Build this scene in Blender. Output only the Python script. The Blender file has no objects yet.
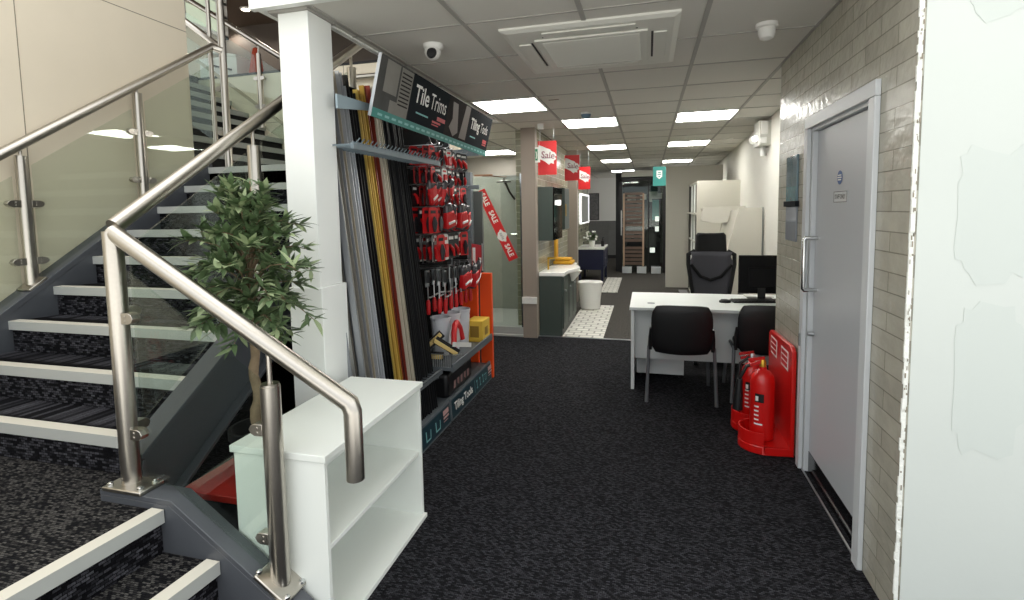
import bpy, bmesh, math, random
from math import sin, cos, pi, radians
from mathutils import Vector, Matrix
random.seed(7)
SC = bpy.context.scene
COL = SC.collection

# ------------------------------------------------------------------ camera, sky, exposure
CAMZ = 1.54
_yaw, _pitch, _roll = -.2633, -.0809, -.0173
_fwd = Vector((sin(_yaw)*cos(_pitch), cos(_yaw)*cos(_pitch), sin(_pitch)))
_rt = Vector((cos(_yaw), -sin(_yaw), 0)); _up = _rt.cross(_fwd)
_r2 = cos(_roll)*_rt + sin(_roll)*_up; _u2 = -sin(_roll)*_rt + cos(_roll)*_up
cam = bpy.data.cameras.new('camera'); cam.sensor_width = 36; cam.lens = 517.43/1024*36
cam.shift_x = (512-508.76)/1024; cam.shift_y = (252.69-300)/1024; cam.clip_start = .05
camo = bpy.data.objects.new('camera', cam); COL.objects.link(camo)
camo.matrix_world = Matrix(((_r2.x, _u2.x, -_fwd.x, 0), (_r2.y, _u2.y, -_fwd.y, 0), (_r2.z, _u2.z, -_fwd.z, CAMZ), (0, 0, 0, 1)))
SC.camera = camo
SC.view_settings.view_transform = 'Standard'; SC.view_settings.look = 'None'
SC.view_settings.gamma = 1; SC.view_settings.use_curve_mapping = False
SC.view_settings.exposure = 0.0
w = bpy.data.worlds.new('sky'); SC.world = w; w.use_nodes = True
bg = w.node_tree.nodes['Background']; bg.inputs[0].default_value = (.95, .985, 1.0, 1); bg.inputs[1].default_value = .92
# overcast sky, brighter towards the zenith, over bright ground added to light the ceiling
_wn = w.node_tree.nodes; _wl = w.node_tree.links
_tc = _wn.new('ShaderNodeTexCoord'); _sx = _wn.new('ShaderNodeSeparateXYZ'); _mr = _wn.new('ShaderNodeMapRange'); _cr = _wn.new('ShaderNodeValToRGB')
_mr.inputs['From Min'].default_value = -1; _mr.inputs['From Max'].default_value = 1
_wl.new(_tc.outputs['Generated'], _sx.inputs[0]); _wl.new(_sx.outputs['Z'], _mr.inputs['Value']); _wl.new(_mr.outputs[0], _cr.inputs[0])
_e = _cr.color_ramp.elements; _e[0].position = 0.485; _e[0].color = (2.8, 2.75, 2.6, 1); _e[1].position = .505; _e[1].color = (1.0, 1.06, 1.1, 1)
_e2 = _e.new(.8); _e2.color = (2.6, 2.65, 2.7, 1); _e3 = _e.new(1.0); _e3.color = (3.2, 3.2, 3.2, 1)
_wl.new(_cr.outputs[0], bg.inputs[0])
PANEL_STRENGTH = 21.0          # the ceiling light panels of the shop

# ------------------------------------------------------------------ helpers
def lin(c):
    if isinstance(c, str):
        c = tuple(int(c[i:i+2], 16)/255 for i in (0, 2, 4))
    return tuple((x/12.92 if x <= .04045 else ((x+.055)/1.055)**2.4) for x in c) + (1,)
class NT:
    def __init__(s, m): s.t = m.node_tree; s.n = s.t.nodes
    def add(s, ty, **k):
        n = s.n.new(ty)
        for a, v in k.items(): setattr(n, a, v)
        return n
    def link(s, a, b): s.t.links.new(a, b)
MATS = {}
def mat(name, col, rough=.5, metal=0., noise=0., nscale=30., bump=0., bscale=200., emit=0., coat=0., spec=None):
    if name in MATS: return MATS[name]
    m = bpy.data.materials.new(name); m.use_nodes = True; MATS[name] = m
    g = NT(m); p = g.n['Principled BSDF']; c = lin(col)
    p.inputs['Base Color'].default_value = c; p.inputs['Roughness'].default_value = rough; p.inputs['Metallic'].default_value = metal
    if spec is not None: p.inputs['Specular IOR Level'].default_value = spec
    if coat: p.inputs['Coat Weight'].default_value = coat; p.inputs['Coat Roughness'].default_value = .05
    if emit: p.inputs['Emission Color'].default_value = c; p.inputs['Emission Strength'].default_value = emit
    geo = g.add('ShaderNodeNewGeometry')
    if noise:
        t = g.add('ShaderNodeTexNoise'); t.inputs['Scale'].default_value = nscale; t.inputs['Detail'].default_value = 4
        g.link(geo.outputs['Position'], t.inputs['Vector'])
        mx = g.add('ShaderNodeMix', data_type='RGBA')
        mx.inputs[6].default_value = tuple(x*(1-noise) for x in c[:3])+(1,); mx.inputs[7].default_value = tuple(min(1, x*(1+noise)) for x in c[:3])+(1,)
        g.link(t.outputs['Fac'], mx.inputs[0]); g.link(mx.outputs[2], p.inputs['Base Color'])
    if bump:
        t = g.add('ShaderNodeTexNoise'); t.inputs['Scale'].default_value = bscale; t.inputs['Detail'].default_value = 3
        g.link(geo.outputs['Position'], t.inputs['Vector'])
        b = g.add('ShaderNodeBump'); b.inputs['Strength'].default_value = bump; b.inputs['Distance'].default_value = .01
        g.link(t.outputs['Fac'], b.inputs['Height']); g.link(b.outputs[0], p.inputs['Normal'])
    return m
def swz(g, geo, axes, scale=(1, 1, 1)):
    s = g.add('ShaderNodeSeparateXYZ'); g.link(geo.outputs['Position'], s.inputs[0])
    c = g.add('ShaderNodeCombineXYZ')
    for i, a in enumerate(axes):
        mm = g.add('ShaderNodeMath', operation='MULTIPLY'); g.link(s.outputs['XYZ'.index(a)], mm.inputs[0]); mm.inputs[1].default_value = scale[i]
        g.link(mm.outputs[0], c.inputs[i])
    return c
def tile_mat(name, axes, col1, col2, mortar, bw, rh, ms, rough=.2, offset=.5, bump=.3, wav=.0, var=.0, oz=0.):
    m = bpy.data.materials.new(name); m.use_nodes = True; g = NT(m); p = g.n['Principled BSDF']
    geo = g.add('ShaderNodeNewGeometry'); c = swz(g, geo, axes)
    ad = g.add('ShaderNodeVectorMath', operation='ADD'); g.link(c.outputs[0], ad.inputs[0]); ad.inputs[1].default_value = (0, oz, 0)
    b = g.add('ShaderNodeTexBrick'); g.link(ad.outputs[0], b.inputs['Vector'])
    b.offset = offset; b.squash = 1
    b.inputs['Color1'].default_value = lin(col1); b.inputs['Color2'].default_value = lin(col2); b.inputs['Mortar'].default_value = lin(mortar)
    b.inputs['Scale'].default_value = 1; b.inputs['Mortar Size'].default_value = ms; b.inputs['Mortar Smooth'].default_value = .2
    b.inputs['Brick Width'].default_value = bw; b.inputs['Row Height'].default_value = rh; b.inputs['Bias'].default_value = 0
    colout = b.outputs['Color']
    if var:
        t = g.add('ShaderNodeTexNoise'); t.inputs['Scale'].default_value = 9; t.inputs['Detail'].default_value = 6; g.link(geo.outputs['Position'], t.inputs['Vector'])
        mx = g.add('ShaderNodeMix', data_type='RGBA', blend_type='MULTIPLY'); mx.inputs[0].default_value = var
        g.link(colout, mx.inputs[6]); g.link(t.outputs['Fac'], mx.inputs[7]); colout = mx.outputs[2]
    g.link(colout, p.inputs['Base Color']); p.inputs['Roughness'].default_value = rough
    inv = g.add('ShaderNodeMath', operation='SUBTRACT'); inv.inputs[0].default_value = 1; g.link(b.outputs['Fac'], inv.inputs[1])
    h = inv.outputs[0]
    if wav:
        t2 = g.add('ShaderNodeTexNoise'); t2.inputs['Scale'].default_value = 22; t2.inputs['Detail'].default_value = 2; g.link(geo.outputs['Position'], t2.inputs['Vector'])
        ma = g.add('ShaderNodeMath', operation='MULTIPLY_ADD'); g.link(t2.outputs['Fac'], ma.inputs[0]); ma.inputs[1].default_value = wav; g.link(h, ma.inputs[2]); h = ma.outputs[0]
    bp = g.add('ShaderNodeBump'); bp.inputs['Strength'].default_value = bump; bp.inputs['Distance'].default_value = .004
    g.link(h, bp.inputs['Height']); g.link(bp.outputs[0], p.inputs['Normal'])
    MATS[name] = m; return m
def carpet(name, dark, light, sc=(130, 130, 130), thr=(.45, .72), rib=None):
    m = bpy.data.materials.new(name); m.use_nodes = True; g = NT(m); p = g.n['Principled BSDF']
    geo = g.add('ShaderNodeNewGeometry'); c = swz(g, geo, 'XYZ', sc)
    t = g.add('ShaderNodeTexNoise'); t.inputs['Scale'].default_value = 1; t.inputs['Detail'].default_value = 2; t.inputs['Roughness'].default_value = .6
    g.link(c.outputs[0], t.inputs['Vector'])
    r = g.add('ShaderNodeValToRGB'); r.color_ramp.elements[0].position = thr[0]; r.color_ramp.elements[1].position = thr[1]
    r.color_ramp.elements[0].color = lin(dark); r.color_ramp.elements[1].color = lin(light)
    g.link(t.outputs['Fac'], r.inputs[0])
    g.link(r.outputs[0], p.inputs['Base Color']); p.inputs['Roughness'].default_value = .95; p.inputs['Specular IOR Level'].default_value = .15
    bp = g.add('ShaderNodeBump'); bp.inputs['Strength'].default_value = .6; bp.inputs['Distance'].default_value = .006
    g.link(t.outputs['Fac'], bp.inputs['Height']); g.link(bp.outputs[0], p.inputs['Normal'])
    MATS[name] = m; return m
def tile_mat_carpet(name, axes, bw, rh, hi='5E5E64', lo='0C0C10'):
    # looped carpet: short yarn dashes in rows, flecked light and dark
    m = bpy.data.materials.new(name); m.use_nodes = True; g = NT(m); p = g.n['Principled BSDF']
    geo = g.add('ShaderNodeNewGeometry'); c = swz(g, geo, axes)
    b = g.add('ShaderNodeTexBrick'); g.link(c.outputs[0], b.inputs['Vector']); b.offset = .5; b.squash = 1
    b.inputs['Color1'].default_value = lin(hi); b.inputs['Color2'].default_value = lin(lo); b.inputs['Mortar'].default_value = lin('060608')
    b.inputs['Scale'].default_value = 1; b.inputs['Mortar Size'].default_value = rh*.16; b.inputs['Mortar Smooth'].default_value = .6
    b.inputs['Brick Width'].default_value = bw; b.inputs['Row Height'].default_value = rh; b.inputs['Bias'].default_value = .25
    t = g.add('ShaderNodeTexNoise'); t.inputs['Scale'].default_value = 160; t.inputs['Detail'].default_value = 2; g.link(geo.outputs['Position'], t.inputs['Vector'])
    mr = g.add('ShaderNodeMapRange'); mr.inputs['From Min'].default_value = .3; mr.inputs['From Max'].default_value = .7; mr.inputs['To Min'].default_value = .45; mr.inputs['To Max'].default_value = 1.35
    g.link(t.outputs['Fac'], mr.inputs['Value'])
    mx = g.add('ShaderNodeMix', data_type='RGBA', blend_type='MULTIPLY'); mx.inputs[0].default_value = 1; g.link(b.outputs['Color'], mx.inputs[6]); g.link(mr.outputs[0], mx.inputs[7])
    g.link(mx.outputs[2], p.inputs['Base Color']); p.inputs['Roughness'].default_value = .95; p.inputs['Specular IOR Level'].default_value = .12
    inv = g.add('ShaderNodeMath', operation='SUBTRACT'); inv.inputs[0].default_value = 1; g.link(b.outputs['Fac'], inv.inputs[1])
    bp = g.add('ShaderNodeBump'); bp.inputs['Strength'].default_value = .5; bp.inputs['Distance'].default_value = .004
    g.link(inv.outputs[0], bp.inputs['Height']); g.link(bp.outputs[0], p.inputs['Normal'])
    MATS[name] = m; return m
def glass_mat(name, tint, gloss=1.45):
    m = bpy.data.materials.new(name); m.use_nodes = True; g = NT(m); g.n.remove(g.n['Principled BSDF'])
    tr = g.add('ShaderNodeBsdfTransparent'); tr.inputs[0].default_value = tint + (1,)
    gl = g.add('ShaderNodeBsdfGlossy'); gl.inputs['Roughness'].default_value = .02; gl.inputs[0].default_value = (.9, .95, .92, 1)
    lw = g.add('ShaderNodeLayerWeight'); lw.inputs[0].default_value = .5     # Schlick reflectance, same from both sides
    pw = g.add('ShaderNodeMath', operation='POWER'); g.link(lw.outputs['Facing'], pw.inputs[0]); pw.inputs[1].default_value = 5
    fr = g.add('ShaderNodeMath', operation='MULTIPLY_ADD'); g.link(pw.outputs[0], fr.inputs[0]); fr.inputs[1].default_value = .95; fr.inputs[2].default_value = .04
    mx = g.add('ShaderNodeMixShader'); g.link(fr.outputs[0], mx.inputs[0]); g.link(tr.outputs[0], mx.inputs[1]); g.link(gl.outputs[0], mx.inputs[2])
    g.link(mx.outputs[0], g.n['Material Output'].inputs[0]); MATS[name] = m; return m

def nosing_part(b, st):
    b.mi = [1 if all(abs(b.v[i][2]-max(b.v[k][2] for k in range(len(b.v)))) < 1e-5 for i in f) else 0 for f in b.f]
    return mk('nosing', b, [M_alu, M_alu_lit], st, smooth=0)
class B:
    """collects shapes in world coordinates; every part is one mesh"""
    def __init__(s): s.v = []; s.f = []; s.mi = []; s.cur = 0
    def raw(s, vs, fs):
        o = len(s.v); s.v += [tuple(v) for v in vs]; s.f += [tuple(i+o for i in f) for f in fs]; s.mi += [s.cur]*len(fs); return s
    def box(s, x0, x1, y0, y1, z0, z1):
        vs = [(x, y, z) for z in (z0, z1) for y in (y0, y1) for x in (x0, x1)]
        return s.raw(vs, [(0, 2, 3, 1), (4, 5, 7, 6), (0, 1, 5, 4), (2, 6, 7, 3), (0, 4, 6, 2), (1, 3, 7, 5)])
    def obox(s, c, size, rot=None, taper=1.):
        R = rot or Matrix.Identity(3); vs = []
        for z in (-.5, .5):
            k = taper if z > 0 else 1
            for y in (-.5, .5):
                for x in (-.5, .5): vs.append(Vector(c)+R@Vector((x*size[0]*k, y*size[1]*k, z*size[2])))
        return s.raw(vs, [(0, 2, 3, 1), (4, 5, 7, 6), (0, 1, 5, 4), (2, 6, 7, 3), (0, 4, 6, 2), (1, 3, 7, 5)])
    def bar(s, p0, p1, wdt, thk, side=(0, 0, 1)):
        p0, p1 = Vector(p0), Vector(p1); d = (p1-p0); L = d.length; d.normalize(); sd = Vector(side); u = sd.cross(d).normalized(); n = d.cross(u).normalized()
        R = Matrix((u, n, d)).transposed(); return s.obox((p0+p1)/2, (wdt, thk, L), R)
    def tube(s, pts, r, seg=12, cap=True):
        pts = [Vector(p) for p in pts]; rs = r if isinstance(r, (list, tuple)) else [r]*len(pts); n = len(pts)
        vs = []; fs = []; prev = None
        for i, p in enumerate(pts):
            if i == 0: t = pts[1]-pts[0]
            elif i == n-1: t = pts[-1]-pts[-2]
            else: t = (pts[i+1]-p).normalized()+(p-pts[i-1]).normalized()
            t = t.normalized()
            if prev is None:
                a = Vector((0, 0, 1)) if abs(t.z) < .9 else Vector((1, 0, 0)); u = t.cross(a).normalized()
            else: u = (prev-t*prev.dot(t)).normalized()
            prev = u; wv = t.cross(u); k = 1.
            if 0 < i < n-1:
                cs = max(.3, t.dot((p-pts[i-1]).normalized())); k = 1/cs
                bd = (pts[i+1]-p).normalized()-(p-pts[i-1]).normalized(); bd = bd.normalized() if bd.length > 1e-5 else u
            for j in range(seg):
                a = 2*pi*j/seg; o = (u*cos(a)+wv*sin(a))*rs[i]
                if k > 1.001: o = o+bd*o.dot(bd)*(min(k, 1.6)-1)
                vs.append(p+o)
        for i in range(n-1):
            for j in range(seg): fs.append((i*seg+j, i*seg+(j+1) % seg, (i+1)*seg+(j+1) % seg, (i+1)*seg+j))
        if cap: fs.append(tuple(range(seg-1, -1, -1))); fs.append(tuple((n-1)*seg+j for j in range(seg)))
        return s.raw(vs, fs)
    def cyl(s, p0, p1, r0, r1=None, seg=20): return s.tube([p0, p1], [r0, r0 if r1 is None else r1], seg)
    def lathe(s, prof, c, seg=24, axis='z', sx=1., sy=1.):
        vs = []; fs = []; n = len(prof); c = Vector(c)
        for r, h in prof:
            for j in range(seg):
                a = 2*pi*j/seg; q = (r*cos(a)*sx, r*sin(a)*sy, h)
                if axis == 'x': q = (q[2], q[0], q[1])
                if axis == 'y': q = (q[0], q[2], q[1])
                vs.append(c+Vector(q))
        for i in range(n-1):
            for j in range(seg): fs.append((i*seg+j, i*seg+(j+1) % seg, (i+1)*seg+(j+1) % seg, (i+1)*seg+j))
        fs.append(tuple(range(seg-1, -1, -1))); fs.append(tuple((n-1)*seg+j for j in range(seg)))
        return s.raw(vs, fs)
    def ball(s, c, rx, ry=None, rz=None, seg=14, rings=8):
        ry = rx if ry is None else ry; rz = rx if rz is None else rz
        prof = [(max(1e-4, sin(pi*i/rings)), -cos(pi*i/rings)) for i in range(rings+1)]
        return s.lathe([(r*rx, h*rz) for r, h in prof], c, seg, sy=ry/rx)
    def prism(s, pts, axis, a0, a1):
        n = len(pts); vs = []
        for a in (a0, a1):
            for p, q in pts:
                vs.append({'x': (a, p, q), 'y': (p, a, q), 'z': (p, q, a)}[axis])
        fs = [tuple(range(n-1, -1, -1)), tuple(range(n, 2*n))]+[(i, (i+1) % n, n+(i+1) % n, n+i) for i in range(n)]
        return s.raw(vs, fs)
    def grid(s, fn, nu, nv, closed_u=False):
        vs = [fn(i/nu, j/nv) for j in range(nv+1) for i in range(nu+1)]; W = nu+1
        return s.raw(vs, [(j*W+i, j*W+i+1, (j+1)*W+i+1, (j+1)*W+i) for j in range(nv) for i in range(nu)])
    def xf(s, M):
        s.v = [tuple(M@Vector(v)) for v in s.v]; return s
LOC = {}
def base_of(v):
    xs = [p[0] for p in v]; ys = [p[1] for p in v]; zs = [p[2] for p in v]
    return Vector(((min(xs)+max(xs))/2, (min(ys)+max(ys))/2, min(zs)))
def tag(o, label=None, cat=None, group=None, kind=None):
    if label: o['label'] = label
    if cat: o['category'] = cat
    if group: o['group'] = group
    if kind: o['kind'] = kind
    return o
def thing(name, label, cat, loc=(0, 0, 0), group=None):
    o = bpy.data.objects.new(name, None); COL.objects.link(o); o.location = loc; o.empty_display_size = .1
    LOC[o.name] = Vector(loc); return tag(o, label, cat, group)
def mk(name, b, m, parent=None, bev=0., smooth=35, label=None, cat=None, group=None, kind=None, segs=2, solid=0):
    ms = m if isinstance(m, (list, tuple)) else [m]
    L = LOC[parent.name] if parent else base_of(b.v)
    me = bpy.data.meshes.new(name); me.from_pydata([tuple(Vector(v)-L) for v in b.v], [], b.f)
    for x in ms: me.materials.append(x)
    if len(ms) > 1: me.polygons.foreach_set('material_index', b.mi)
    bm = bmesh.new(); bm.from_mesh(me); bmesh.ops.recalc_face_normals(bm, faces=bm.faces); bm.to_mesh(me); bm.free()
    if smooth:
        me.polygons.foreach_set('use_smooth', [True]*len(me.polygons)); me.set_sharp_from_angle(angle=radians(smooth))
    me.update(); o = bpy.data.objects.new(name, me); COL.objects.link(o); LOC[o.name] = L
    if parent: o.parent = parent
    else: o.location = L
    if solid:
        md = o.modifiers.new('solid', 'SOLIDIFY'); md.thickness = solid; md.offset = 0
    if bev:
        md = o.modifiers.new('bevel', 'BEVEL'); md.width = bev; md.segments = segs; md.limit_method = 'ANGLE'; md.angle_limit = radians(40)
    return tag(o, label, cat, group, kind)
def struct(name, b, m, **k): return mk(name, b, m, kind='structure', **k)
def kids(o): return [c for c in list(o.children)]
CH = {}
def copy_tree(o, loc, rotz=None, label=None, group=None):
    r = o.copy(); COL.objects.link(r); r.location = loc
    if rotz is not None: r.rotation_euler = (0, 0, rotz)
    if label: r['label'] = label
    if group: r['group'] = group
    for ch in kids(o):
        c = ch.copy(); COL.objects.link(c); c.parent = r
        for gch in kids(ch):
            d = gch.copy(); COL.objects.link(d); d.parent = c
    return r
def text_b(b, body, origin, xd, ud, size, thick=.0015, bold=0., align='LEFT', sx=1.):
    """lettering as thin solid letters: origin on the surface, reading along xd, upright along ud"""
    cu = bpy.data.curves.new('lettering', 'FONT'); cu.body = body; cu.size = size; cu.offset = bold; cu.align_x = align; cu.align_y = 'CENTER'; cu.resolution_u = 3
    ob = bpy.data.objects.new('lettering', cu); COL.objects.link(ob)
    dg = bpy.context.evaluated_depsgraph_get(); me = bpy.data.meshes.new_from_object(ob.evaluated_get(dg))
    xd = Vector(xd).normalized(); ud = Vector(ud).normalized(); n = xd.cross(ud); o = Vector(origin)
    vs = [o+xd*v.co.x*sx+ud*v.co.y+n*thick for v in me.vertices]; b.raw(vs, [tuple(p.vertices) for p in me.polygons])
    bpy.data.objects.remove(ob); bpy.data.curves.remove(cu); bpy.data.meshes.remove(me); return b
def rotm(a, ax): return Matrix.Rotation(radians(a), 3, ax)

# ------------------------------------------------------------------ materials
M_white = mat('white_paint', 'EFEFEB', .55, bump=.05, bscale=60)
M_colwhite = mat('white_column_paint', 'E9ECE8', .5, noise=.03, nscale=3)
M_wallwhite = mat('white_wall_paint', 'CFCDC5', .6, noise=.04, nscale=4)
M_beige = mat('beige_panel', 'E6DBC6', .6, noise=.03, nscale=5)
M_joint = mat('panel_joint', '8C8373', .8)
M_ceil = mat('ceiling_tile', 'D2D0C8', .9, noise=.05, nscale=260, bump=.15, bscale=300)
M_bar = mat('ceiling_bar', 'A2A09A', .6)
M_dark = mat('charcoal_paint', '16171A', .6)
M_black = mat('black_plastic', '0C0C0E', .45)
M_blackf = mat('black_fabric', '0B0B0D', .85, bump=.3, bscale=500)
M_mesh = mat('chair_mesh', '4A4A50', .85)
M_steel = mat('brushed_steel', 'B8B3AA', .28, 1., noise=.06, nscale=90)
M_chrome = mat('chrome', 'D2D4D4', .12, 1.)
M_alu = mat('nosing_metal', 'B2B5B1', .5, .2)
M_alu_lit = mat('nosing_metal_lit', 'CFCBBE', .6)  # nosing tops coloured paler than the fronts, as lit from above
M_string = mat('grey_steel_paint', '4A4D52', .42, noise=.08, nscale=8)
M_carpet = tile_mat_carpet('charcoal_carpet', 'XYZ', .017, .0075, '47474C', '151518')
M_carpet2 = carpet('grey_carpet', '34322F', '5A5753', (60, 40, 60), (.35, .75))
M_scarpet = tile_mat_carpet('ribbed_riser', 'XZY', .026, .0115, '55555B')
M_scarpetY = tile_mat_carpet('ribbed_riser_side', 'YZX', .026, .0115, '55555B')
M_tread = tile_mat_carpet('stair_tread_carpet', 'XYZ', .017, .008, '63615E', '131316')
M_glass = glass_mat('clear_glass', (.90, .935, .915))
M_glassg = glass_mat('grey_glass', (.915, .94, .915))
M_mel = mat('white_melamine', 'E6EAE4', .42)
M_cream = mat('cream_board', 'C2BFB3', .6)
M_desk = mat('white_desk_board', 'DCE0DE', .4)
M_light = mat('light_panel', 'FFFDF6', .5, emit=PANEL_STRENGTH)
M_spot = mat('spot_light', 'FFF3DC', .5, emit=12.)
M_red = mat('red_plastic', 'D01512', .32, coat=.3)
M_redcard = mat('red_card', 'C51A1E', .45)
M_darkred = mat('dark_red_board', 'A8261C', .5)
M_wcard = mat('white_card', 'DCDCD8', .5)
M_bcard = mat('black_card', '17181B', .45)
M_silver = mat('silver_metal', 'B9BCBE', .3, .9)
M_gold = mat('gold_metal', 'D2A63E', .3, .85)
M_orange = mat('orange_board', 'F0500F', .5, noise=.05, nscale=120)
M_yellow = mat('yellow_carton', 'D9B340', .55)
M_wood = mat('pale_yellow_wood', 'D9BE78', .55)
M_teal = mat('teal_print', '2C7F78', .5)
M_tealdark = mat('dark_teal_print', '12303A', .5)
M_slate = mat('slate_print', '1F2327', .9, spec=.1)
M_letter = mat('white_lettering', 'E8E8E4', .6)
M_tint = mat('teal_lettering', '7FB8B8', .6)
M_picgrey = mat('picture_grey', '50504E', .9, spec=.1, noise=.25, nscale=14)
M_picpale = mat('picture_pale', '83817B', .9, spec=.1, noise=.1, nscale=20)
M_picdark = mat('picture_dark', '2E2A29', .9, spec=.1, noise=.3, nscale=25)
M_gon = mat('display_grey', '5C6266', .45)
M_gonblue = mat('pale_blue_steel', '93A4AB', .45)
M_pillar = mat('taupe_paint', '8C8177', .6)
M_green = mat('dark_green_board', '39443F', .45)
M_navy = mat('navy_board', '141A3A', .4)
M_ceramic = mat('white_ceramic', 'EEEEEA', .2)
M_brown = mat('dark_brown_paint', '6A5D52', .6)
M_mirror = mat('mirror', 'AEB6B5', .04, 1.)
M_leaf = mat('olive_leaf', '566B47', .5, noise=.5, nscale=18)
M_leaf2 = mat('pale_leaf', '8F9E76', .5, noise=.3, nscale=18)
M_bark = mat('bark', '7E6B54', .8, noise=.35, nscale=40, bump=.5, bscale=60)
M_door = mat('door_paint', 'B9BDC2', .35)
M_frame = mat('door_frame_paint', 'CDD1D4', .38)
M_tile = tile_mat('greige_wall_tile', 'YZX', 'C3C0B2', 'B6B3A5', '918E80', .30, .0762, .0024, .27, .5, .8, 1.3, var=.35, oz=.012)
M_plaster = mat('skimmed_plaster', 'CBD1CC', .6, noise=.035, nscale=2.2, bump=.04, bscale=40)
M_stone = tile_mat('grey_stone_tile', 'XZY', '9C9F99', '949791', '858883', .6, 1.2, .002, .3, 0., .1, var=.25)
M_stone2 = tile_mat('grey_wall_slab', 'XZY', '7C7C7A', '747472', '66665F', .6, .9, .003, .5, 0., .1, var=.3)
M_metro = tile_mat('olive_metro_tile', 'YZX', '8C8B78', '7F7F6C', 'A9A796', .22, .08, .004, .25, .5, .3)
M_metroX = tile_mat('olive_metro_tile_end', 'XZY', '8C8B78', '7F7F6C', 'A9A796', .22, .08, .004, .25, .5, .3)
M_mosaic = tile_mat('patterned_floor_tile', 'XYZ', 'DAD8D0', 'C5C4BC', '8F8E88', .16, .12, .012, .5, .5, .1)

# ------------------------------------------------------------------ room shell
H = 2.507
struct('floor', B().box(-4.2, 3.3, -1.2, 6.13, -.1, 0), M_carpet, smooth=0)
struct('floor_back', B().box(-3.3, 1.8, 6.13, 16.7, -.1, 0), M_carpet2, smooth=0)
struct('trim_1', B().box(-1.9, 1.2, 6.115, 6.145, 0, .006), M_silver)
cb = B().prism([(-1.57, 2.14), (3.2, 2.14), (3.2, 16.6), (-3.2, 16.6), (-3.2, 5.5), (-1.57, 5.5)], 'z', H, H+.03)
ceil = struct('ceiling', cb, M_ceil, smooth=0)
g = B()
for i in range(-3, 6):
    x = -1.5215+.6*i
    y0 = 2.14 if x > -1.57 else 5.5
    if x < 1.5: g.box(x-.012, x+.012, y0, 16.5, H-.006, H+.004)
mk('ceiling_runner', g, M_bar, ceil, kind='structure')
g = B()
for j in range(0, 24):
    y = 2.6119+.6*j
    x0 = -1.57 if y < 5.5 else -3.2
    g.box(x0, 1.6, y-.006, y+.006, H-.004, H+.003)
mk('ceiling_cross_bar', g, M_bar, ceil, kind='structure')
# edge of the first floor over the column
struct('trim_2', B().box(-1.80, 3.2, 2.10, 2.135, H-.012, 3.2).box(-1.80, -1.57, 2.135, 2.40, H, 3.2).box(-1.60, -1.57, 2.40, 5.3, H-.01, 3.2), M_colwhite, smooth=0)
struct('trim_3', B().box(-1.75, -1.535, 2.165, 2.40, H-.012, H), M_bar)
struct('floor_upper', B().box(-1.57, 3.2, 2.14, 5.32, 3.1, 3.2).box(-9.5, 3.2, 5.32, 12, 3.05, 3.2).box(-9.5, -5.40, 3.53, 5.32, 3.05, 3.2), M_brown, smooth=0)
struct('ceiling_upper', B().box(-9.5, 3.3, 3.4, 12, 4.9, 5.0), M_brown, smooth=0)
struct('ceiling_front', B().box(-4.2, 3.3, 2.6, 3.4, 5.0, 5.1).box(.4, 3.3, -2.6, 2.6, 5.0, 5.1).box(-4.2, .4, -2.6, -1.2, 5.0, 5.1), M_white, smooth=0)
struct('wall_upper_back', B().box(-9.5, 3.3, 8.0, 8.1, 3.2, 4.95), mat('dark_wall', '4E453E', .6), smooth=0)
struct('wall_upper_side', B().box(-9.6, -9.5, 3.4, 12, 0, 5), M_beige, smooth=0)
# left wall of cream panels
wl = struct('wall_left', B().box(-3.80, -3.645, -1.2, 3.53, 0, 5.05), M_beige, smooth=0)
mk('panel_joint', B().box(-3.646, -3.6435, 2.318, 2.323, 0, 5).box(-3.646, -3.6435, -1.2, 3.53, 3.035, 3.04).box(-3.646, -3.6435, .9, .905, 0, 5), M_joint, wl, kind='structure')
# wall behind the upper flight
wb = struct('wall_stair_back', B().box(-9, -1.95, 5.265, 5.33, 0, 3.19), M_beige, smooth=0)
mk('panel_joint', B().box(-3.3, -3.295, 5.262, 5.265, 1.9, 3.19).box(-9, -1.95, 5.262, 5.265, 2.62, 2.625), M_joint, wb, kind='structure')
struct('trim_4', B().box(-9, -1.95, 5.255, 5.34, 3.19, 3.215), M_dark)
struct('added_dark_sheet_under_stairs', B().box(-3.50, -2.02, 3.3, 3.35, 0, 1.28), M_dark, smooth=0)  # black sheet added so the void under the stairs stays dark
# right-hand walls
xw = .88
wr = struct('wall_right', B().box(xw, 1.02, 2.10, 2.43, 0, H).box(xw, 1.02, 3.27, 4.0, 0, H).box(xw, 1.02, 2.43, 3.27, 1.985, H), M_tile, smooth=0)
struct('wall_right_return', B().box(1.02, 1.3, 3.9, 4.0, 0, H), M_wallwhite, smooth=0)
struct('wall_right_back', B().prism([(1.21, 4.0), (1.29, 6.5), (1.52, 13.2), (1.75, 13.2), (1.75, 4.0)], 'z', 0, H), M_wallwhite, smooth=0)
struct('wall_front_right', B().box(.90, 3.3, 2.098, 2.2, 0, H).box(.9, 3.3, 2.135, 2.2, H, 5), M_plaster, smooth=0)
# ragged corner where tile meets plaster
cbm = B(); rng = random.Random(3); z = 0
while z < H-.02:
    h = rng.uniform(.015, .06); cbm.box((.877+rng.uniform(0, .004)), .893, 2.094+rng.uniform(0, .004), 2.104, z, z+h); z += h
struct('trim_5', cbm, mat('rough_filler', 'F0F2EC', .8, bump=.6, bscale=150), smooth=0)
cbm = B()
for k in range(60):
    z = rng.uniform(.3, 2.48); h = rng.uniform(.004, .02); x = rng.uniform(.880, .890)
    cbm.box(x, x+rng.uniform(.0015, .004), 2.0895, 2.0915, z, z+h)
struct('trim_6', cbm, M_joint, smooth=0)
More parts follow.
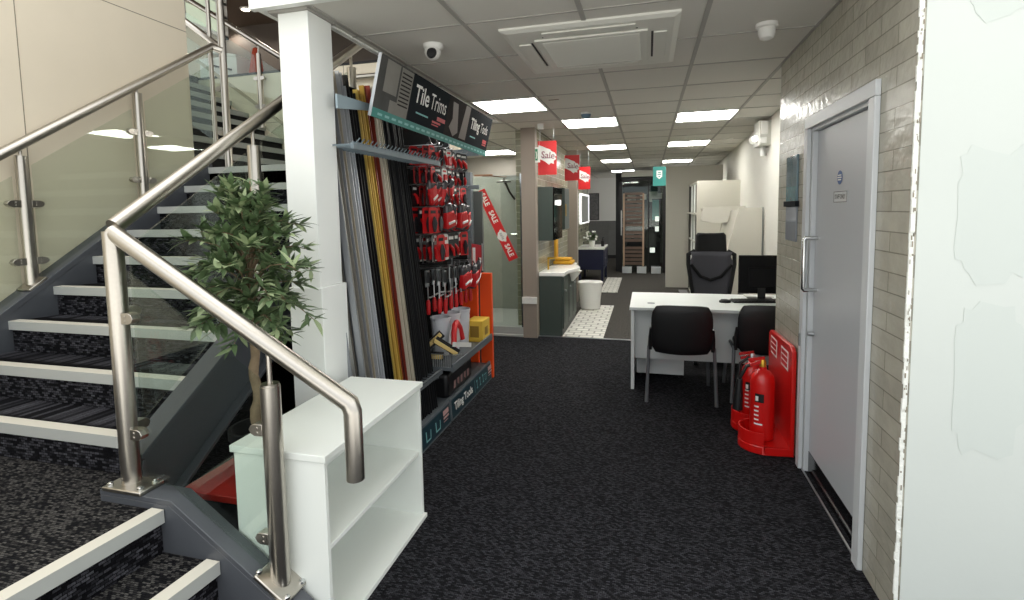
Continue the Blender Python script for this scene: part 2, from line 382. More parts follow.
# paint patches on the plaster
pm = B()
def patch(b, cx, cz, rx, rz, sd):
    r = random.Random(sd); pts = []
    for k in range(26):
        a = 2*pi*k/26; q = 1+r.uniform(-.12, .12); c, s_ = cos(a), sin(a)
        pts.append((cx+rx*q*(abs(c)**.5)*(1 if c > 0 else -1), cz+rz*q*(abs(s_)**.5)*(1 if s_ > 0 else -1)))
    b.prism(pts, 'y', 2.0968, 2.0975)
patch(pm, 1.12, 1.50, .11, .22, 5); patch(pm, 1.13, .93, .10, .26, 6); patch(pm, 1.10, 2.3, .09, .16, 8)
struct('trim_7', pm, mat('pale_green_plaster', 'C7CEC9', .7), smooth=0)
0 and struct('wall_right_front', B().box(3.2, 3.3, -2.6, 2.1, 0, 5), M_plaster, smooth=0)
# back of the shop
struct('wall_back', B().box(-3.2, 1.8, 16.5, 16.6, 1.17, H), mat('white_back_wall', 'E2E2DE', .7), smooth=0)
struct('wall_back_tiled', B().box(-3.2, 1.8, 16.48, 16.6, .10, 1.17), M_stone2, smooth=0)
struct('baseboard_back', B().box(-3.2, 1.8, 16.46, 16.6, 0, .10), M_dark, smooth=0)
struct('trim_8', B().box(-.62, .27, 12.86, 12.95, 2.30, 2.44), M_wallwhite, smooth=0)
struct('wall_back_recess', B().box(-.75, .5, 14.0, 14.1, 0, 2.4).box(-.76, -.66, 12.95, 14.0, 0, 2.4).box(.4, .5, 12.95, 14.0, 0, 2.4).box(-.7, .45, 12.95, 14.05, 2.3, 2.4), M_dark, smooth=0)
struct('wall_bathroom', B().box(-1.55, -1.285, 6.15, 8.6, 0, H).box(-1.55, -1.435, 8.6, 13.1, 0, H), M_metro, smooth=0)
struct('wall_bathroom_end', B().box(-1.285, -1.13, 8.55, 8.70, 0, H), M_pillar, smooth=0)
struct('wall_bathroom_pillar', B().box(-1.455, -1.285, 6.02, 6.15, 0, H), M_pillar, smooth=0)
struct('wall_shower', B().box(-3.2, -1.455, 7.2, 7.28, 0, 2.05), M_stone, smooth=0)
struct('wall_shower_back', B().box(-3.2, -1.40, 9.0, 9.05, 0, H), mat('taupe_grey_paint', '98938A', .6), smooth=0)
struct('wall_far_left', B().box(-3.25, -3.2, 5.33, 16.6, 0, H), M_wallwhite, smooth=0)

# ------------------------------------------------------------------ staircase
r_, g_ = .162, .2439
Y0, Z0 = 1.330, .475
XL, XR = -3.51, -2.0
def ny(k): return Y0+g_*k
def nz(k): return Z0+r_*k
st = thing('staircase', 'carpeted quarter-turn staircase with pale metal nosings and dark steel stringers', 'staircase', (-2.7, 1.5, 0))
# landing and the two carpeted flights
b = B().prism([(XL-.1, -.9), (-1.714-.085*2.31, -.9), (-1.714, 1.41), (-1.72, 1.50), (XR, 1.50), (XR, ny(1)+.03), (XL-.1, ny(1)+.03)], 'z', 0, Z0-.004)
mk('landing', b, M_tread, st, smooth=0)
prof = []
for k in range(1, 10):
    prof += [(ny(k)+.012, nz(k-1)-.01), (ny(k)+.012, nz(k)-.004)]
prof += [(ny(9)+.3, nz(9)-.004), (ny(9)+.3, nz(8)-.1), (ny(1)+.25, nz(0)-.12)]
bf = B().prism(prof, 'x', XL, XR)
for f_i, f in enumerate(bf.f):                      # treads in the fleck, risers in the rib
    zs = [bf.v[i][2] for i in f]
    bf.mi[f_i] = 0 if max(zs)-min(zs) < 1e-6 else 1
mk('flight', bf, [M_tread, M_scarpet], st, smooth=0)
mk('landing', B().box(-3.69, XR, ny(9)+.012, 5.262, nz(9)-.14, nz(9)-.004), M_tread, st, smooth=0)
prof = []
def fx(k): return -3.451-.2295*k
def fz(k): return nz(9)+r_*k
for k in range(1, 9): prof += [(fx(k)-.012, fz(k-1)-.01), (fx(k)-.012, fz(k)-.004)]
prof += [(fx(8)-.2, fz(8)-.004), (fx(8)-.2, fz(7)-.1), (fx(1)-.25, fz(0)-.12)]
mk('flight', B().prism(prof, 'y', 3.76, 5.26), mat('black_riser', '121214', .8), st, smooth=0)
for k in range(1, 10):
    x1 = XR if k < 9 else -1.85
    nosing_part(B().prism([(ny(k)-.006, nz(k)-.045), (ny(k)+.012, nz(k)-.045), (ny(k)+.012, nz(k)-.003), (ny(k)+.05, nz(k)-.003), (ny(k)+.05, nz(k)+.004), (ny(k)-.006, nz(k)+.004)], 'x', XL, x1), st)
for k in range(1, 8):
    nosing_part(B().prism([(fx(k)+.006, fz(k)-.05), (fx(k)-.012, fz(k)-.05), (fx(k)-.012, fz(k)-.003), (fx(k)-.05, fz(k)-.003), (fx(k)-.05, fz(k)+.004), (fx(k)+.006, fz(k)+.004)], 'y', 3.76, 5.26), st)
# lower flight, going down to the right
LX = [-1.70, -1.465, -1.23]; LZ = [.475, .3167, .158]; sk = .085
def skew(b):      # the lower flight stands a few degrees off square
    b.v = [(x+(1.41-y)*-sk if y < 1.45 else x, y, z) for x, y, z in b.v]; return b
prof = [(LX[0]-.02, LZ[0]-.004), (LX[0]-.012, LZ[0]-.004), (LX[0]-.012, LZ[1]-.004), (LX[1]-.012, LZ[1]-.004), (LX[1]-.012, LZ[2]-.004), (LX[2]-.012, LZ[2]-.004), (LX[2]-.012, 0), (LX[0]-.02, 0)]
bf = skew(B().prism(prof, 'y', -.9, 1.41))
for f_i, f in enumerate(bf.f):
    zs = [bf.v[i][2] for i in f]; bf.mi[f_i] = 0 if max(zs)-min(zs) < 1e-6 else 1
mk('flight', bf, [M_tread, M_scarpetY], st, smooth=0)
for x, z in zip(LX, LZ):
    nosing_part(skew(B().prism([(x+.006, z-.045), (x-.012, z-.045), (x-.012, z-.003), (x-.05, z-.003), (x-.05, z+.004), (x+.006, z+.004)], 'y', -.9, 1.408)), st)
# stringers
def zr(y): return nz(0)+(y-Y0)*r_/g_          # nosing line of the first flight
ya, yb = 1.50, 3.50
WX = XR+.045
b = B().prism([(ya, zr(ya)+.008), (ya, zr(ya)+.03), (yb, zr(yb)+.03), (yb, zr(yb)+.008)], 'x', XR, XR+.105)     # top flange
b.prism([(ya, .33), (ya, zr(ya)+.006), (yb, zr(yb)+.006), (yb, zr(yb)-.27), (ya+.09, .33)], 'x', WX, WX+.012)            # web
b.prism([(ya+.09, .325), (ya+.09, .345), (yb, zr(yb)-.255), (yb, zr(yb)-.275)], 'x', WX+.013, XR+.105)             # bottom flange
b.box(WX+.013, XR+.105, ya, ya+.015, .33, zr(ya)+.006)
mk('stringer', b, M_string, st, bev=.002)
yc, yd = 1.2, 3.53
b = B().prism([(yc, zr(yc)-.3), (yc, zr(yc)+.07), (yd, zr(yd)+.07), (yd, zr(yd)-.3)], 'x', XL-.015, XL+.01).prism([(yc, zr(yc)+.035), (yc, zr(yc)+.075), (yd, zr(yd)+.075), (yd, zr(yd)+.035)], 'x', XL-.12, XL+.012)
mk('stringer', b, M_string, st, bev=.002)
# lower stringer: flat under the newel, then down at the pitch of the steps
sl = .1583/.235
def zl(x): return .515-(x+1.665)*sl
b = B().prism([(-2.0, .40), (-2.0, .494), (-1.675, .494), (-.92, zl(-.92)-.021), (-1.0, 0), (-1.3, 0), (-1.70, .25)], 'y', 1.411, 1.425)
b.prism([(-2.0, .495), (-2.0, .515), (-1.665, .515), (-.92, zl(-.92)), (-.92, zl(-.92)-.02), (-1.675, .495)], 'y', 1.41, 1.50)
mk('stringer', b, M_string, st, bev=.002)
b = B().prism([(fx(0), fz(0)+.17), (fx(0), fz(0)+.21), (fx(8), fz(8)+.21), (fx(8), fz(8)+.17)], 'y', 5.245, 5.264)
mk('stringer', b, mat('cream_stringer', 'B9AE9A', .6), st)

# ---- balustrades
RP, RR = .033, .030
def clamp(b, p, d, n, L=.055, w=.042, t=.034):   # D-shaped glass clamp, from the post at p towards d; n is normal to the glass
    p = Vector(p); d = Vector(d).normalized(); n = Vector(n).normalized(); u = n.cross(d)
    pts = [(0, -w/2), (L*.6, -w/2), (L*.85, -w*.35), (L, 0), (L*.85, w*.35), (L*.6, w/2), (0, w/2)]
    m = len(pts); vs = [p+d*a+u*c+n*e for e in (-t/2, t/2) for a, c in pts]
    b.raw(vs, [tuple(range(m-1, -1, -1)), tuple(range(m, 2*m))]+[(i, (i+1) % m, m+(i+1) % m, m+i) for i in range(m)])
    for q in (-1, 1):
        b.cyl(p+d*L*.35+u*q*w*.2+n*t*.5, p+d*L*.35+u*q*w*.2+n*(t*.5+.003), .005, seg=8)
def glasspane(pts, th=.010, axis='y', at=0.):
    return B().prism(pts, axis, at-th/2, at+th/2)
# lower balustrade (along x at y = YL)
YL = 1.462
ra = thing('stair_railing', 'steel handrail with glass panel descending from the newel post to the shop floor', 'railing', (-1.55, YL, .3))
npx = -1.905
mk('handrail', B().tube([(npx, YL, 1.487), (-.945, YL, .917), (-.935, YL, .89), (-.935, YL, .66)], RR, 20), M_steel, ra, smooth=50)
po = mk('post', B().cyl((npx, YL, .53), (npx, YL, 1.49), RP, seg=24), M_steel, ra)
mk('base_plate', B().box(npx-.075, npx+.11, YL-.06, YL+.04, .515, .532), M_steel, po, bev=.004)
bb = B()
for dx, dy in ((-.055, -.04), (.09, -.04), (.09, .02)): bb.lathe([(.011, 0), (.011, .008), (.004, .012)], (npx+dx, YL+dy, .532), 10)
mk('bolt', bb, M_chrome, po)
px = -1.252
po = mk('post', B().cyl((px, YL, .20), (px, YL, .955), RP, seg=24).cyl((px, YL, .955), (px, YL, .963), RP*.9), M_steel, ra)
bp_ = B().obox((0, 0, 0), (.15, .12, .016), Matrix.Rotation(math.atan(sl), 3, 'Y')); bp_.v = [(x+px, y+YL, z+zl(px)+.012) for x, y, z in bp_.v]
mk('base_plate', bp_, M_steel, po, bev=.004)
bb = B()
for dx, dy in ((-.055, -.04), (.055, -.04), (.055, .04), (-.055, .04)): bb.lathe([(.011, 0), (.011, .008), (.004, .012)], (px+dx, YL+dy, zl(px+dx)+.02), 10)
mk('bolt', bb, M_chrome, po)
mk('spigot', B().cyl((px, YL, .96), (px, YL, 1.075), .009, seg=12).bar((px-.04, YL, 1.10), (px+.03, YL, 1.058), .03, .006), M_steel, po)
mk('glass_panel', glasspane([(-1.848, .535), (-1.70, .54), (-1.292, .27), (-1.292, .975), (-1.32, .992), (-1.848, 1.345)], .01, 'y', YL), M_glass, ra, smooth=0)
for (cx, cz, d) in ((npx+.03, 1.167, 1), (npx+.03, .725, 1), (px-.03, .798, -1), (px-.03, .403, -1)):
    b = B(); clamp(b, (cx, YL, cz), (d, 0, 0), (0, -1, 0)); mk('clamp', b, M_steel, ra, bev=.003)
# balustrade of the first flight, right-hand side (x = XG)
XG = -1.915; psl = r_/g_
rb = thing('stair_railing', 'steel handrail with glass panels climbing the column side of the stairs', 'railing', (XG, 2.3, .5))
def rz(y): return 1.495+(y-1.455)*.662
mk('handrail', B().tube([(XG+.005, 1.472, rz(1.472)), (XG, 3.04, rz(3.04)), (XG, 3.40, rz(3.40))], RR, 20), M_steel, rb, smooth=50)
def gl2(y0, y1): mk('glass_panel', glasspane([(y0, rz(y0)-.80), (y1, rz(y1)-.80), (y1, rz(y1)-.115), (y0, rz(y0)-.115)], .01, 'x', XG), M_glass, rb, smooth=0)
gl2(1.53, 2.155); gl2(2.27, 3.1)
def post2(y, xx, par, zb, zt, zh):
    p = mk('post', B().cyl((xx, y, zb), (xx, y, zt), RP*.92, seg=20), M_steel, par)
    mk('spigot', B().cyl((xx, y, zt), (xx, y, zh-.01), .009, seg=12), M_steel, p)
    mk('base_plate', B().obox((xx, y, zb+.004), (.11, .12, .014), Matrix.Rotation(math.atan(psl), 3, 'X')), M_steel, p, bev=.003)
    return p
post2(2.212, XG, rb, zr(2.212)+.035, rz(2.212)-.11, rz(2.212)); post2(3.15, XG, rb, zr(3.15)+.035, rz(3.15)-.11, rz(3.15))
for (y, z, d) in ((1.495, 1.18, 1), (1.495, .735, 1), (2.182, 1.61, -1), (2.182, 1.12, -1), (2.242, 1.66, 1), (2.242, 1.2, 1)):
    b = B(); clamp(b, (XG, y, z), (0, d, 0), (-1, 0, 0)); mk('clamp', b, M_steel, rb, bev=.003)
# balustrade of the first flight, wall side
XW = -3.555
rc = thing('stair_railing', 'steel handrail with grey glass panels along the cream left wall', 'railing', (XW, 2.3, 1.0))
def lz(y): return 1.9225+(y-2.127)*.683
mk('handrail', B().tube([(XW, .9, lz(.9)), (XW, 3.69, lz(3.69)-.03), (-3.49, 3.735, lz(3.69)-.06)], RR, 20), M_steel, rc, smooth=50)
def gl3(y0, y1, y2=None):
    mk('glass_panel', glasspane([(y0, lz(y0)-.86), (y1, lz(y1)-.86), (y1, lz(y1)-.165), (y0, lz(y0)-.165)], .01, 'x', XW), M_glassg, rc, smooth=0)
gl3(1.35, 2.17); gl3(2.28, 2.93); gl3(3.04, 3.66)
for y in (2.225, 2.985):
    p = post2(y, XW, rc, zr(y)+.08, lz(y)-.08, lz(y))
    for z in (lz(y)-.36, lz(y)-.70):
        for d in (-1, 1):
            b = B(); clamp(b, (XW, y+d*.028, z), (0, d, 0), (1, 0, 0), L=.07); mk('clamp', b, M_steel, rc, bev=.003)
# upper flight, near side: newel at the turn and rising rail
rd = thing('stair_railing', 'tall steel post with a rail rising left at the upper landing', 'railing', (-3.50, 3.745, 1.94))
NX, NY = -3.50, 3.745
mk('post', B().cyl((NX, NY, 1.945), (NX, NY, 3.75), RP*.92, seg=20), M_steel, rd)
mk('base_plate', B().box(NX-.06, NX+.20, NY-.05, NY+.05, 1.936, 1.95), M_steel, rd, bev=.003)
mk('handrail', B().tube([(NX, NY, 2.95), (-3.86, NY, 3.213), (-5.2, NY, 4.16)], RR*.9, 18), M_steel, rd, smooth=50)
mk('post', B().cyl((-3.625, NY, 2.1), (-3.625, NY, 3.45), .018, seg=14), M_steel, rd)
mk('glass_panel', glasspane([(-3.66, 2.20), (-4.9, 3.05), (-4.9, 3.80), (-3.66, 2.95)], .01, 'y', NY), M_glass, rd, smooth=0)
for z in (2.62, 2.25):
    b = B(); clamp(b, (NX-.03, NY, z), (-1, 0, 0), (0, -1, 0)); mk('clamp', b, M_steel, rd)
# upper flight, far side
re_ = thing('stair_railing', 'steel rail with glass on the far side of the upper flight above the cream wall', 'railing', (-4.4, 5.21, 2.3))
def uz(x): return 4.12+(-5.311-x)*.63
mk('handrail', B().tube([(-6.2, 5.21, uz(-6.2)), (-3.62, 5.21, uz(-3.62)), (-3.5, 5.21, uz(-3.62)-.02), (-2.1, 5.21, uz(-3.62)-.02)], RR, 18), M_steel, re_, smooth=50)
for x in (-5.45, -4.36):
    p = mk('post', B().cyl((x, 5.20, fz((-3.451-x)/.2295)-.02), (x, 5.20, uz(x)-.12), RP*.8, seg=18).cyl((x, 5.20, uz(x)-.12), (x, 5.21, uz(x)), .009), M_steel, re_)
    for z in (uz(x)-.40, uz(x)-.72):
        for d in (-1, 1): b = B(); clamp(b, (x+d*.02, 5.20, z), (d, 0, 0), (0, -1, 0)); mk('clamp', b, M_steel, p)
for a, c in ((-5.40, -4.41), (-4.31, -3.6)):
    mk('glass_panel', glasspane([(a, uz(a)-.95), (c, uz(c)-.95), (c, uz(c)-.17), (a, uz(a)-.17)], .01, 'y', 5.20), M_glass, re_, smooth=0)

# ------------------------------------------------------------------ upstairs, seen over the stairs
win = B().box(-6.34, -6.28, 6.78, 6.86, 4.25, 4.9).box(-6.34, -6.28, 5.3, 6.86, 4.25, 4.30).box(-6.34, -6.28, 6.05, 6.10, 4.25, 4.9).box(-6.34, -6.28, 5.3, 6.86, 4.55, 4.58).box(-6.34, -6.28, 5.3, 6.86, 4.75, 4.79)
wn = struct('window_1', win, M_white)
mk('window_pane', B().box(-6.32, -6.315, 5.3, 6.8, 4.3, 4.9), mat('daylit_pane', 'B9C4AE', .3, emit=.9), wn, kind='structure')
struct('wall_upper_left', B().box(-6.5, -6.35, 5.33, 6.86, 3.2, 4.9), M_beige, smooth=0)
t = thing('counter', 'white counter on the upper floor beyond the stair rail', 'counter', (-5.15, 5.8, 3.2))
mk('counter_body', B().box(-5.60, -5.03, 5.6, 6.0, 3.2, 3.56), M_white, t, bev=.004)
mk('counter_top', B().prism([(-5.62, 3.66), (-5.62, 3.70), (-5.02, 3.56), (-5.02, 3.53)], 'y', 5.58, 6.02), M_white, t)
mk('rail', B().bar((-5.40, 5.585, 3.46), (-5.1, 5.585, 3.38), .02, .02), M_dark, t)
t = thing('traffic_cone', 'red tapered cone on the upper floor beside the white counter', 'cone', (-4.86, 5.75, 3.2))
mk('cone', B().lathe([(.12, .03), (.035, .46), (.025, .47)], (-4.86, 5.75, 3.2), 20), mat('faded_red', 'B5472F', .6), t)
mk('base', B().box(-5.0, -4.72, 5.61, 5.89, 3.2, 3.23), mat('faded_red', 'B5472F', .6), t)
for k, (x, y) in enumerate([(-6.351, 7.336), (-6.951-.2, 7.8), (-5.2, 6.6)]):
    t = thing('downlight', ['round lit downlight in the brown upper ceiling, left one', 'round lit downlight lowest in the brown upper ceiling', 'round lit downlight behind the white column top'][k], 'light', (x, y, 4.88))
    mk('ring', B().lathe([(.08, 0), (.09, .02), (.09, .021)], (x, y, 4.88), 20), M_white, t)
    mk('lamp', B().lathe([(.06, -.002), (.06, .004)], (x, y, 4.878), 16), M_spot, t)
    lp = bpy.data.lights.new('downlight_lamp', 'SPOT'); lp.energy = 45; lp.color = (1, .93, .82); lp.spot_size = 2.6; lp.spot_blend = .6; lp.shadow_soft_size = .06
    lo = bpy.data.objects.new('downlight_lamp', lp); COL.objects.link(lo); lo.parent = t; lo.location = (0, 0, -.02)

# ------------------------------------------------------------------ column
cx0, cx1, cyA, cyB = -1.712, -1.547, 2.185, 2.375
co = thing('column', 'square white column beside the staircase behind the bookcase', 'column', ((cx0+cx1)/2, (cyA+cyB)/2, 0))
mk('shaft', B().box(cx0, cx1, cyA, cyB, 1.18, H-.012), M_colwhite, co, bev=.003)
mk('boxed_base', B().box(cx0-.006, cx1+.016, cyA-.012, cyB+.015, 0, 1.18), M_colwhite, co, bev=.004)
# ------------------------------------------------------------------ bookcase
X0, X1, YA, YB, ZT = -1.47, -1.085, 1.512, 2.307, .70
bk = thing('bookcase', 'low white two-shelf open bookcase beside the end post of the handrail', 'bookcase', ((X0+X1)/2, (YA+YB)/2, 0))
mk('top', B().box(X0-.012, X1+.006, YA-.008, YB+.008, ZT-.026, ZT), M_mel, bk, bev=.002)
mk('side_panel', B().box(X0, X1-.004, YA, YA+.018, 0, ZT-.026), M_mel, bk, bev=.0015)
mk('side_panel', B().box(X0, X1-.004, YB-.018, YB, 0, ZT-.026), M_mel, bk, bev=.0015)
mk('back_panel', B().box(X0, X0+.008, YA+.018, YB-.018, .02, ZT-.026), M_mel, bk)
mk('shelf', B().box(X0+.008, X1-.012, YA+.018, YB-.018, .335, .353), M_mel, bk, bev=.0015)
mk('shelf', B().box(X0+.008, X1+.012, YA+.018, YB, .004, .024), M_mel, bk, bev=.0015)
# ------------------------------------------------------------------ red topped low box carrying the tree
t = thing('storage_box', 'low black box with a red lid between the staircase and the white bookcase', 'box', (-1.68, 1.90, 0))
mk('body', B().box(-1.86, -1.49, 1.66, 2.14, 0, .375), M_dark, t)
mk('lid', B().box(-1.88, -1.485, 1.64, 2.16, .375, .405), M_darkred, t, bev=.004)

# ------------------------------------------------------------------ potted tree
PX, PY = -1.612, 1.80
pt = thing('potted_tree', 'small leafy tree with twisted trunk between staircase and white bookcase', 'plant', (PX, PY, .407))
mk('pot', B().lathe([(.085, .407), (.108, .60), (.118, .605), (.118, .64), (.105, .64), (.098, .58)], (PX, PY, 0), 28), M_black, pt)
mk('soil', B().lathe([(.094, .575), (.05, .59), (.001, .592)], (PX, PY, 0), 20), mat('soil', '1A1512', .95), pt)
tp = []; rt_ = random.Random(11)
for i in range(17):
    q = i/16; z = .56+q*.60
    tp.append((PX+.006*sin(q*22)+.006*q-.004, PY+.006*cos(q*17), z))
mk('trunk', B().tube(tp, [.021-.007*i/16+.0035*abs(sin(i*1.9)) for i in range(17)], 12), M_bark, pt)
br = B(); lv = B(); tips = []
ctr = Vector((PX+.0, PY-.01, 1.32))
def leaf(b, p, d, up, L, wd, curl, mi):
    d = d.normalized(); s_ = d.cross(up)
    if s_.length < 1e-3: s_ = d.cross(Vector((1, 0, 0)))
    s_.normalize(); n = s_.cross(d); vs = []
    prof = [(0, .04), (.18, .62), (.45, 1.), (.72, .72), (1., .03)]
    for q, ww in prof:
        c = p+d*(L*q)-n*(curl*L*q*q)
        vs += [c-s_*wd*ww*.5+n*.12*wd*ww, c, c+s_*wd*ww*.5+n*.12*wd*ww]
    b.cur = mi; b.raw(vs, [f for i in range(4) for f in ((i*3, i*3+1, i*3+4, i*3+3), (i*3+1, i*3+2, i*3+5, i*3+4))]); b.cur = 0
nb = 52
for i in range(nb):
    th = i*2.39996; q = (i+.5)/nb
    zt = 1.0+q*.67
    pr_ = [(1.0, .15), (1.1, .25), (1.2, .30), (1.32, .31), (1.42, .28), (1.52, .20), (1.6, .13), (1.7, .06)]
    for (za, r0), (zb_, r1) in zip(pr_, pr_[1:]):
        if za <= zt <= zb_: rad = r0+(r1-r0)*(zt-za)/(zb_-za)
    rad *= rt_.uniform(.72, 1.08)
    st_ = Vector((PX+rt_.uniform(-.01, .01), PY, 1.08+q*.34)) if q > .15 else Vector((PX, PY, 1.07))
    tip = Vector((PX+cos(th)*rad+.02, PY-.02+sin(th)*rad*.72, zt+rt_.uniform(-.03, .04)))
    tip.x = max(tip.x, -1.97)
    mid = st_.lerp(tip, .5)+Vector((0, 0, .035+.05*rt_.random()))
    pts = [st_, st_.lerp(mid, .55)+Vector((0, 0, .012)), mid, mid.lerp(tip, .55)+Vector((0, 0, .01)), tip]
    br.tube(pts, [.004, .0035, .003, .0022, .0015], 6)
    for k in range(36):
        f = .22+.78*k/35
        seg = min(3, int(f*4)); fr = f*4-seg; p = pts[seg].lerp(pts[seg+1], fr)
        dirb = (pts[seg+1]-pts[seg]).normalized()
        a = rt_.uniform(0, 2*pi); side = Vector((cos(a), sin(a), rt_.uniform(-.25, 1.0)))
        d = dirb*rt_.uniform(.35, .9)+side*.75
        leaf(lv, p, d, Vector((rt_.uniform(-.3, .3), rt_.uniform(-.3, .3), 1)), rt_.uniform(.055, .095), rt_.uniform(.019, .029), rt_.uniform(-.2, .45), 1 if rt_.random() < .22 else 0)
# leader to the top
top = [Vector((PX, PY, 1.15)), Vector((PX+.01, PY, 1.35)), Vector((PX+.04, PY-.02, 1.55)), Vector((PX+.045, PY-.02, 1.68))]
br.tube(top, [.009, .007, .004, .002], 8)
for k in range(46):
    q = .25+.75*k/45; sgi = min(2, int(q*3)); p = top[sgi].lerp(top[sgi+1], q*3-sgi); a = rt_.uniform(0, 2*pi)
    leaf(lv, p+Vector((cos(a), sin(a), 0))*rt_.uniform(0, .05), Vector((cos(a), sin(a), rt_.uniform(.2, 1.2))), Vector((0, 0, 1)), rt_.uniform(.05, .08), .022, rt_.uniform(0, .3), 1 if rt_.random() < .3 else 0)
mk('branches', br, M_bark, pt)
mk('foliage', lv, [M_leaf, M_leaf2], pt, smooth=60)

# ------------------------------------------------------------------ tile display fixture (trim bay and tool bay)
GX, GF = -1.78, -1.395
du = thing('display_unit', 'two-bay dark metal shop fixture holding tile trims and tiling tools', 'display unit', (-1.59, 3.44, 0))
mk('back_panel', B().box(GX-.02, GX, 2.40, 4.46, 0, 2.32), mat('matt_black_panel', '0C0C0D', .95, spec=.05), du, smooth=0)
for y in (2.40, 3.42, 4.42): mk('upright', B().box(GX, GX+.04, y, y+.04, 0, 2.34), M_gon, du, bev=.003)
mk('plinth', B().box(GX, GF-.005, 2.42, 4.46, 0, .145), M_gon, du, bev=.004)
for (y0, y1) in ((2.43, 3.44), (3.46, 4.46)):
    pn = mk('plinth_front', B().prism([(GF-.004, .0), (GF+.010, .0), (GF-.002, .165), (GF-.016, .165)], 'y', y0, y1), M_gon, du)
    mk('graphic', B().prism([(GF+.0095, .016), (GF+.0115, .016), (GF+.001, .150), (GF-.001, .150)], 'y', y0+.012, y1-.012), M_tealdark, pn)
ud = Vector((-.072, 0, 1)).normalized(); xd = (0, 1, 0)
def onpl(y, z): return (GF+.0125-(z-.016)*.075, y, z)
lt = B(); text_b(lt, 'Tiling Tools', onpl(3.52, .085), xd, ud, .085, .001, .002); mk('lettering', lt, M_letter, du, smooth=0)
ic = B()
def plq(b, y0, z0, y1, z1, sk=0.):
    b.raw([Vector(onpl(y0, z0))+Vector((.001, 0, 0)), Vector(onpl(y1, z0))+Vector((.001, 0, 0)), Vector(onpl(y1+sk, z1))+Vector((.001, 0, 0)), Vector(onpl(y0+sk, z1))+Vector((.001, 0, 0))], [(0, 1, 2, 3)])
plq(ic, 3.985, .03, 3.99, .135)
for y in (4.03, 4.11, 4.19):
    plq(ic, y, .05, y+.035, .06); plq(ic, y+.012, .06, y+.022, .11); plq(ic, y, .105, y+.03, .12)
plq(ic, 4.26, .05, 4.30, .055); plq(ic, 4.26, .05, 4.265, .10); plq(ic, 4.295, .05, 4.30, .10); plq(ic, 4.25, .10, 4.31, .107)
for y in (2.62, 2.82, 3.0, 3.16):          # L and U trim profiles drawn in outline
    plq(ic, y, .04, y+.012, .11); plq(ic, y, .04, y+.075, .05)
    if y in (3.0, 3.16): plq(ic, y+.065, .04, y+.075, .10, .01)
mk('icons', ic, M_tint, du, smooth=0)
lg = B()
for y in (3.30, 4.36):
    plq(lg, y, .10, y+.10, .135); plq(lg, y, .075, y+.10, .090); plq(lg, y, .055, y+.08, .062)
mk('logo', lg, mat('pale_red_print', 'C8A09A', .5), du, smooth=0)
# comb bars that part the trims
def comb(z, x, y0, y1, n, m=mat('blue_grey_steel', '6C797F', .5)):
    b = B().box(x-.006, x+.010, y0, y1, z-.022, z+.012)
    for k in range(n):
        y = y0+.02+(y1-y0-.04)*k/(n-1); b.box(x-.20, x-.01, y-.0015, y+.0015, z-.002, z+.006).cyl((x+.010, y, z+.004), (x+.035, y, z+.030), .003, seg=6)
    mk('comb_bar', b, m, du)
comb(1.885, GF-.03, 2.32, 3.44, 26); comb(.40, GF-.04, 2.43, 3.40, 22, M_gon)
mk('sign_bracket', B().prism([(2.28, 2.055), (2.60, 2.10), (2.60, 2.135), (2.28, 2.125)], 'x', GF-.085, GF-.075), M_gonblue, du)
mk('sign_bracket', B().box(GX+.03, GF-.05, 4.40, 4.41, 2.03, 2.09), M_gonblue, du)
# tool bay: hooks, shelf with wire front
mk('shelf', B().box(GX+.01, -1.372, 3.47, 4.455, .372, .40).box(-1.385, -1.370, 3.465, 4.46, .365, .425), M_gon, du, bev=.003)
wb_ = B()
for k in range(16): x = -1.63+.25*k/15; wb_.cyl((x, 3.475, .40), (x, 3.475, .495), .0022, seg=6)
for k in range(10): y = 3.475+.20*k/9; wb_.cyl((-1.38, y, .40), (-1.38, y, .495-.05*k/9), .0022, seg=6)
wb_.cyl((-1.63, 3.475, .495), (-1.38, 3.475, .495), .003, seg=6).cyl((-1.38, 3.475, .495), (-1.38, 3.68, .445), .003, seg=6)
mk('wire_basket', wb_, M_silver, du)

# header sign
hs = thing('header_sign', 'slate grey overhead sign reading Tile Trims and Tiling Tools above the display', 'sign', (-1.37, 3.42, 2.04))
lean = Vector((.075, 0, .30)); upv = lean.normalized(); SY0, SY1 = 2.46, 4.42
def sp(y, t, off=0.):      # point on the sign face, t from 0 at the bottom to 1
    base = Vector((-1.395, y, 2.045+(-.012)*(y-SY0))); n = Vector((upv.z, 0, -upv.x)); return base+lean*t*1.04+n*off
def sq(b, y0, y1, t0, t1, off): b.raw([sp(y0, t0, off), sp(y1, t0, off), sp(y1, t1, off), sp(y0, t1, off)], [(0, 1, 2, 3)]); return b
b = B(); b.raw([sp(SY0, 0), sp(SY1, 0), sp(SY1, 1), sp(SY0, 1), sp(SY0, 0, -.012), sp(SY1, 0, -.012), sp(SY1, 1, -.012), sp(SY0, 1, -.012)], [(0, 1, 2, 3), (7, 6, 5, 4), (4, 5, 1, 0), (5, 6, 2, 1), (6, 7, 3, 2), (7, 4, 0, 3)])
mk('panel', b, M_slate, hs)
mk('strip', sq(B(), SY0, SY1, 0, .15, .0015), M_teal, hs, smooth=0)
mk('edge_cap', B().raw([sp(SY0-.003, 0, -.014), sp(SY0-.003, 1, -.014), sp(SY0-.003, 1, .003), sp(SY0-.003, 0, .003), sp(SY0, 0, -.014), sp(SY0, 1, -.014), sp(SY0, 1, .003), sp(SY0, 0, .003)], [(0, 1, 2, 3), (7, 6, 5, 4), (0, 3, 7, 4), (1, 5, 6, 2), (3, 2, 6, 7), (0, 4, 5, 1)]), M_silver, hs)
p = mk('picture', sq(B(), SY0, 2.85, .15, 1, .0015), M_picgrey, hs, smooth=0)
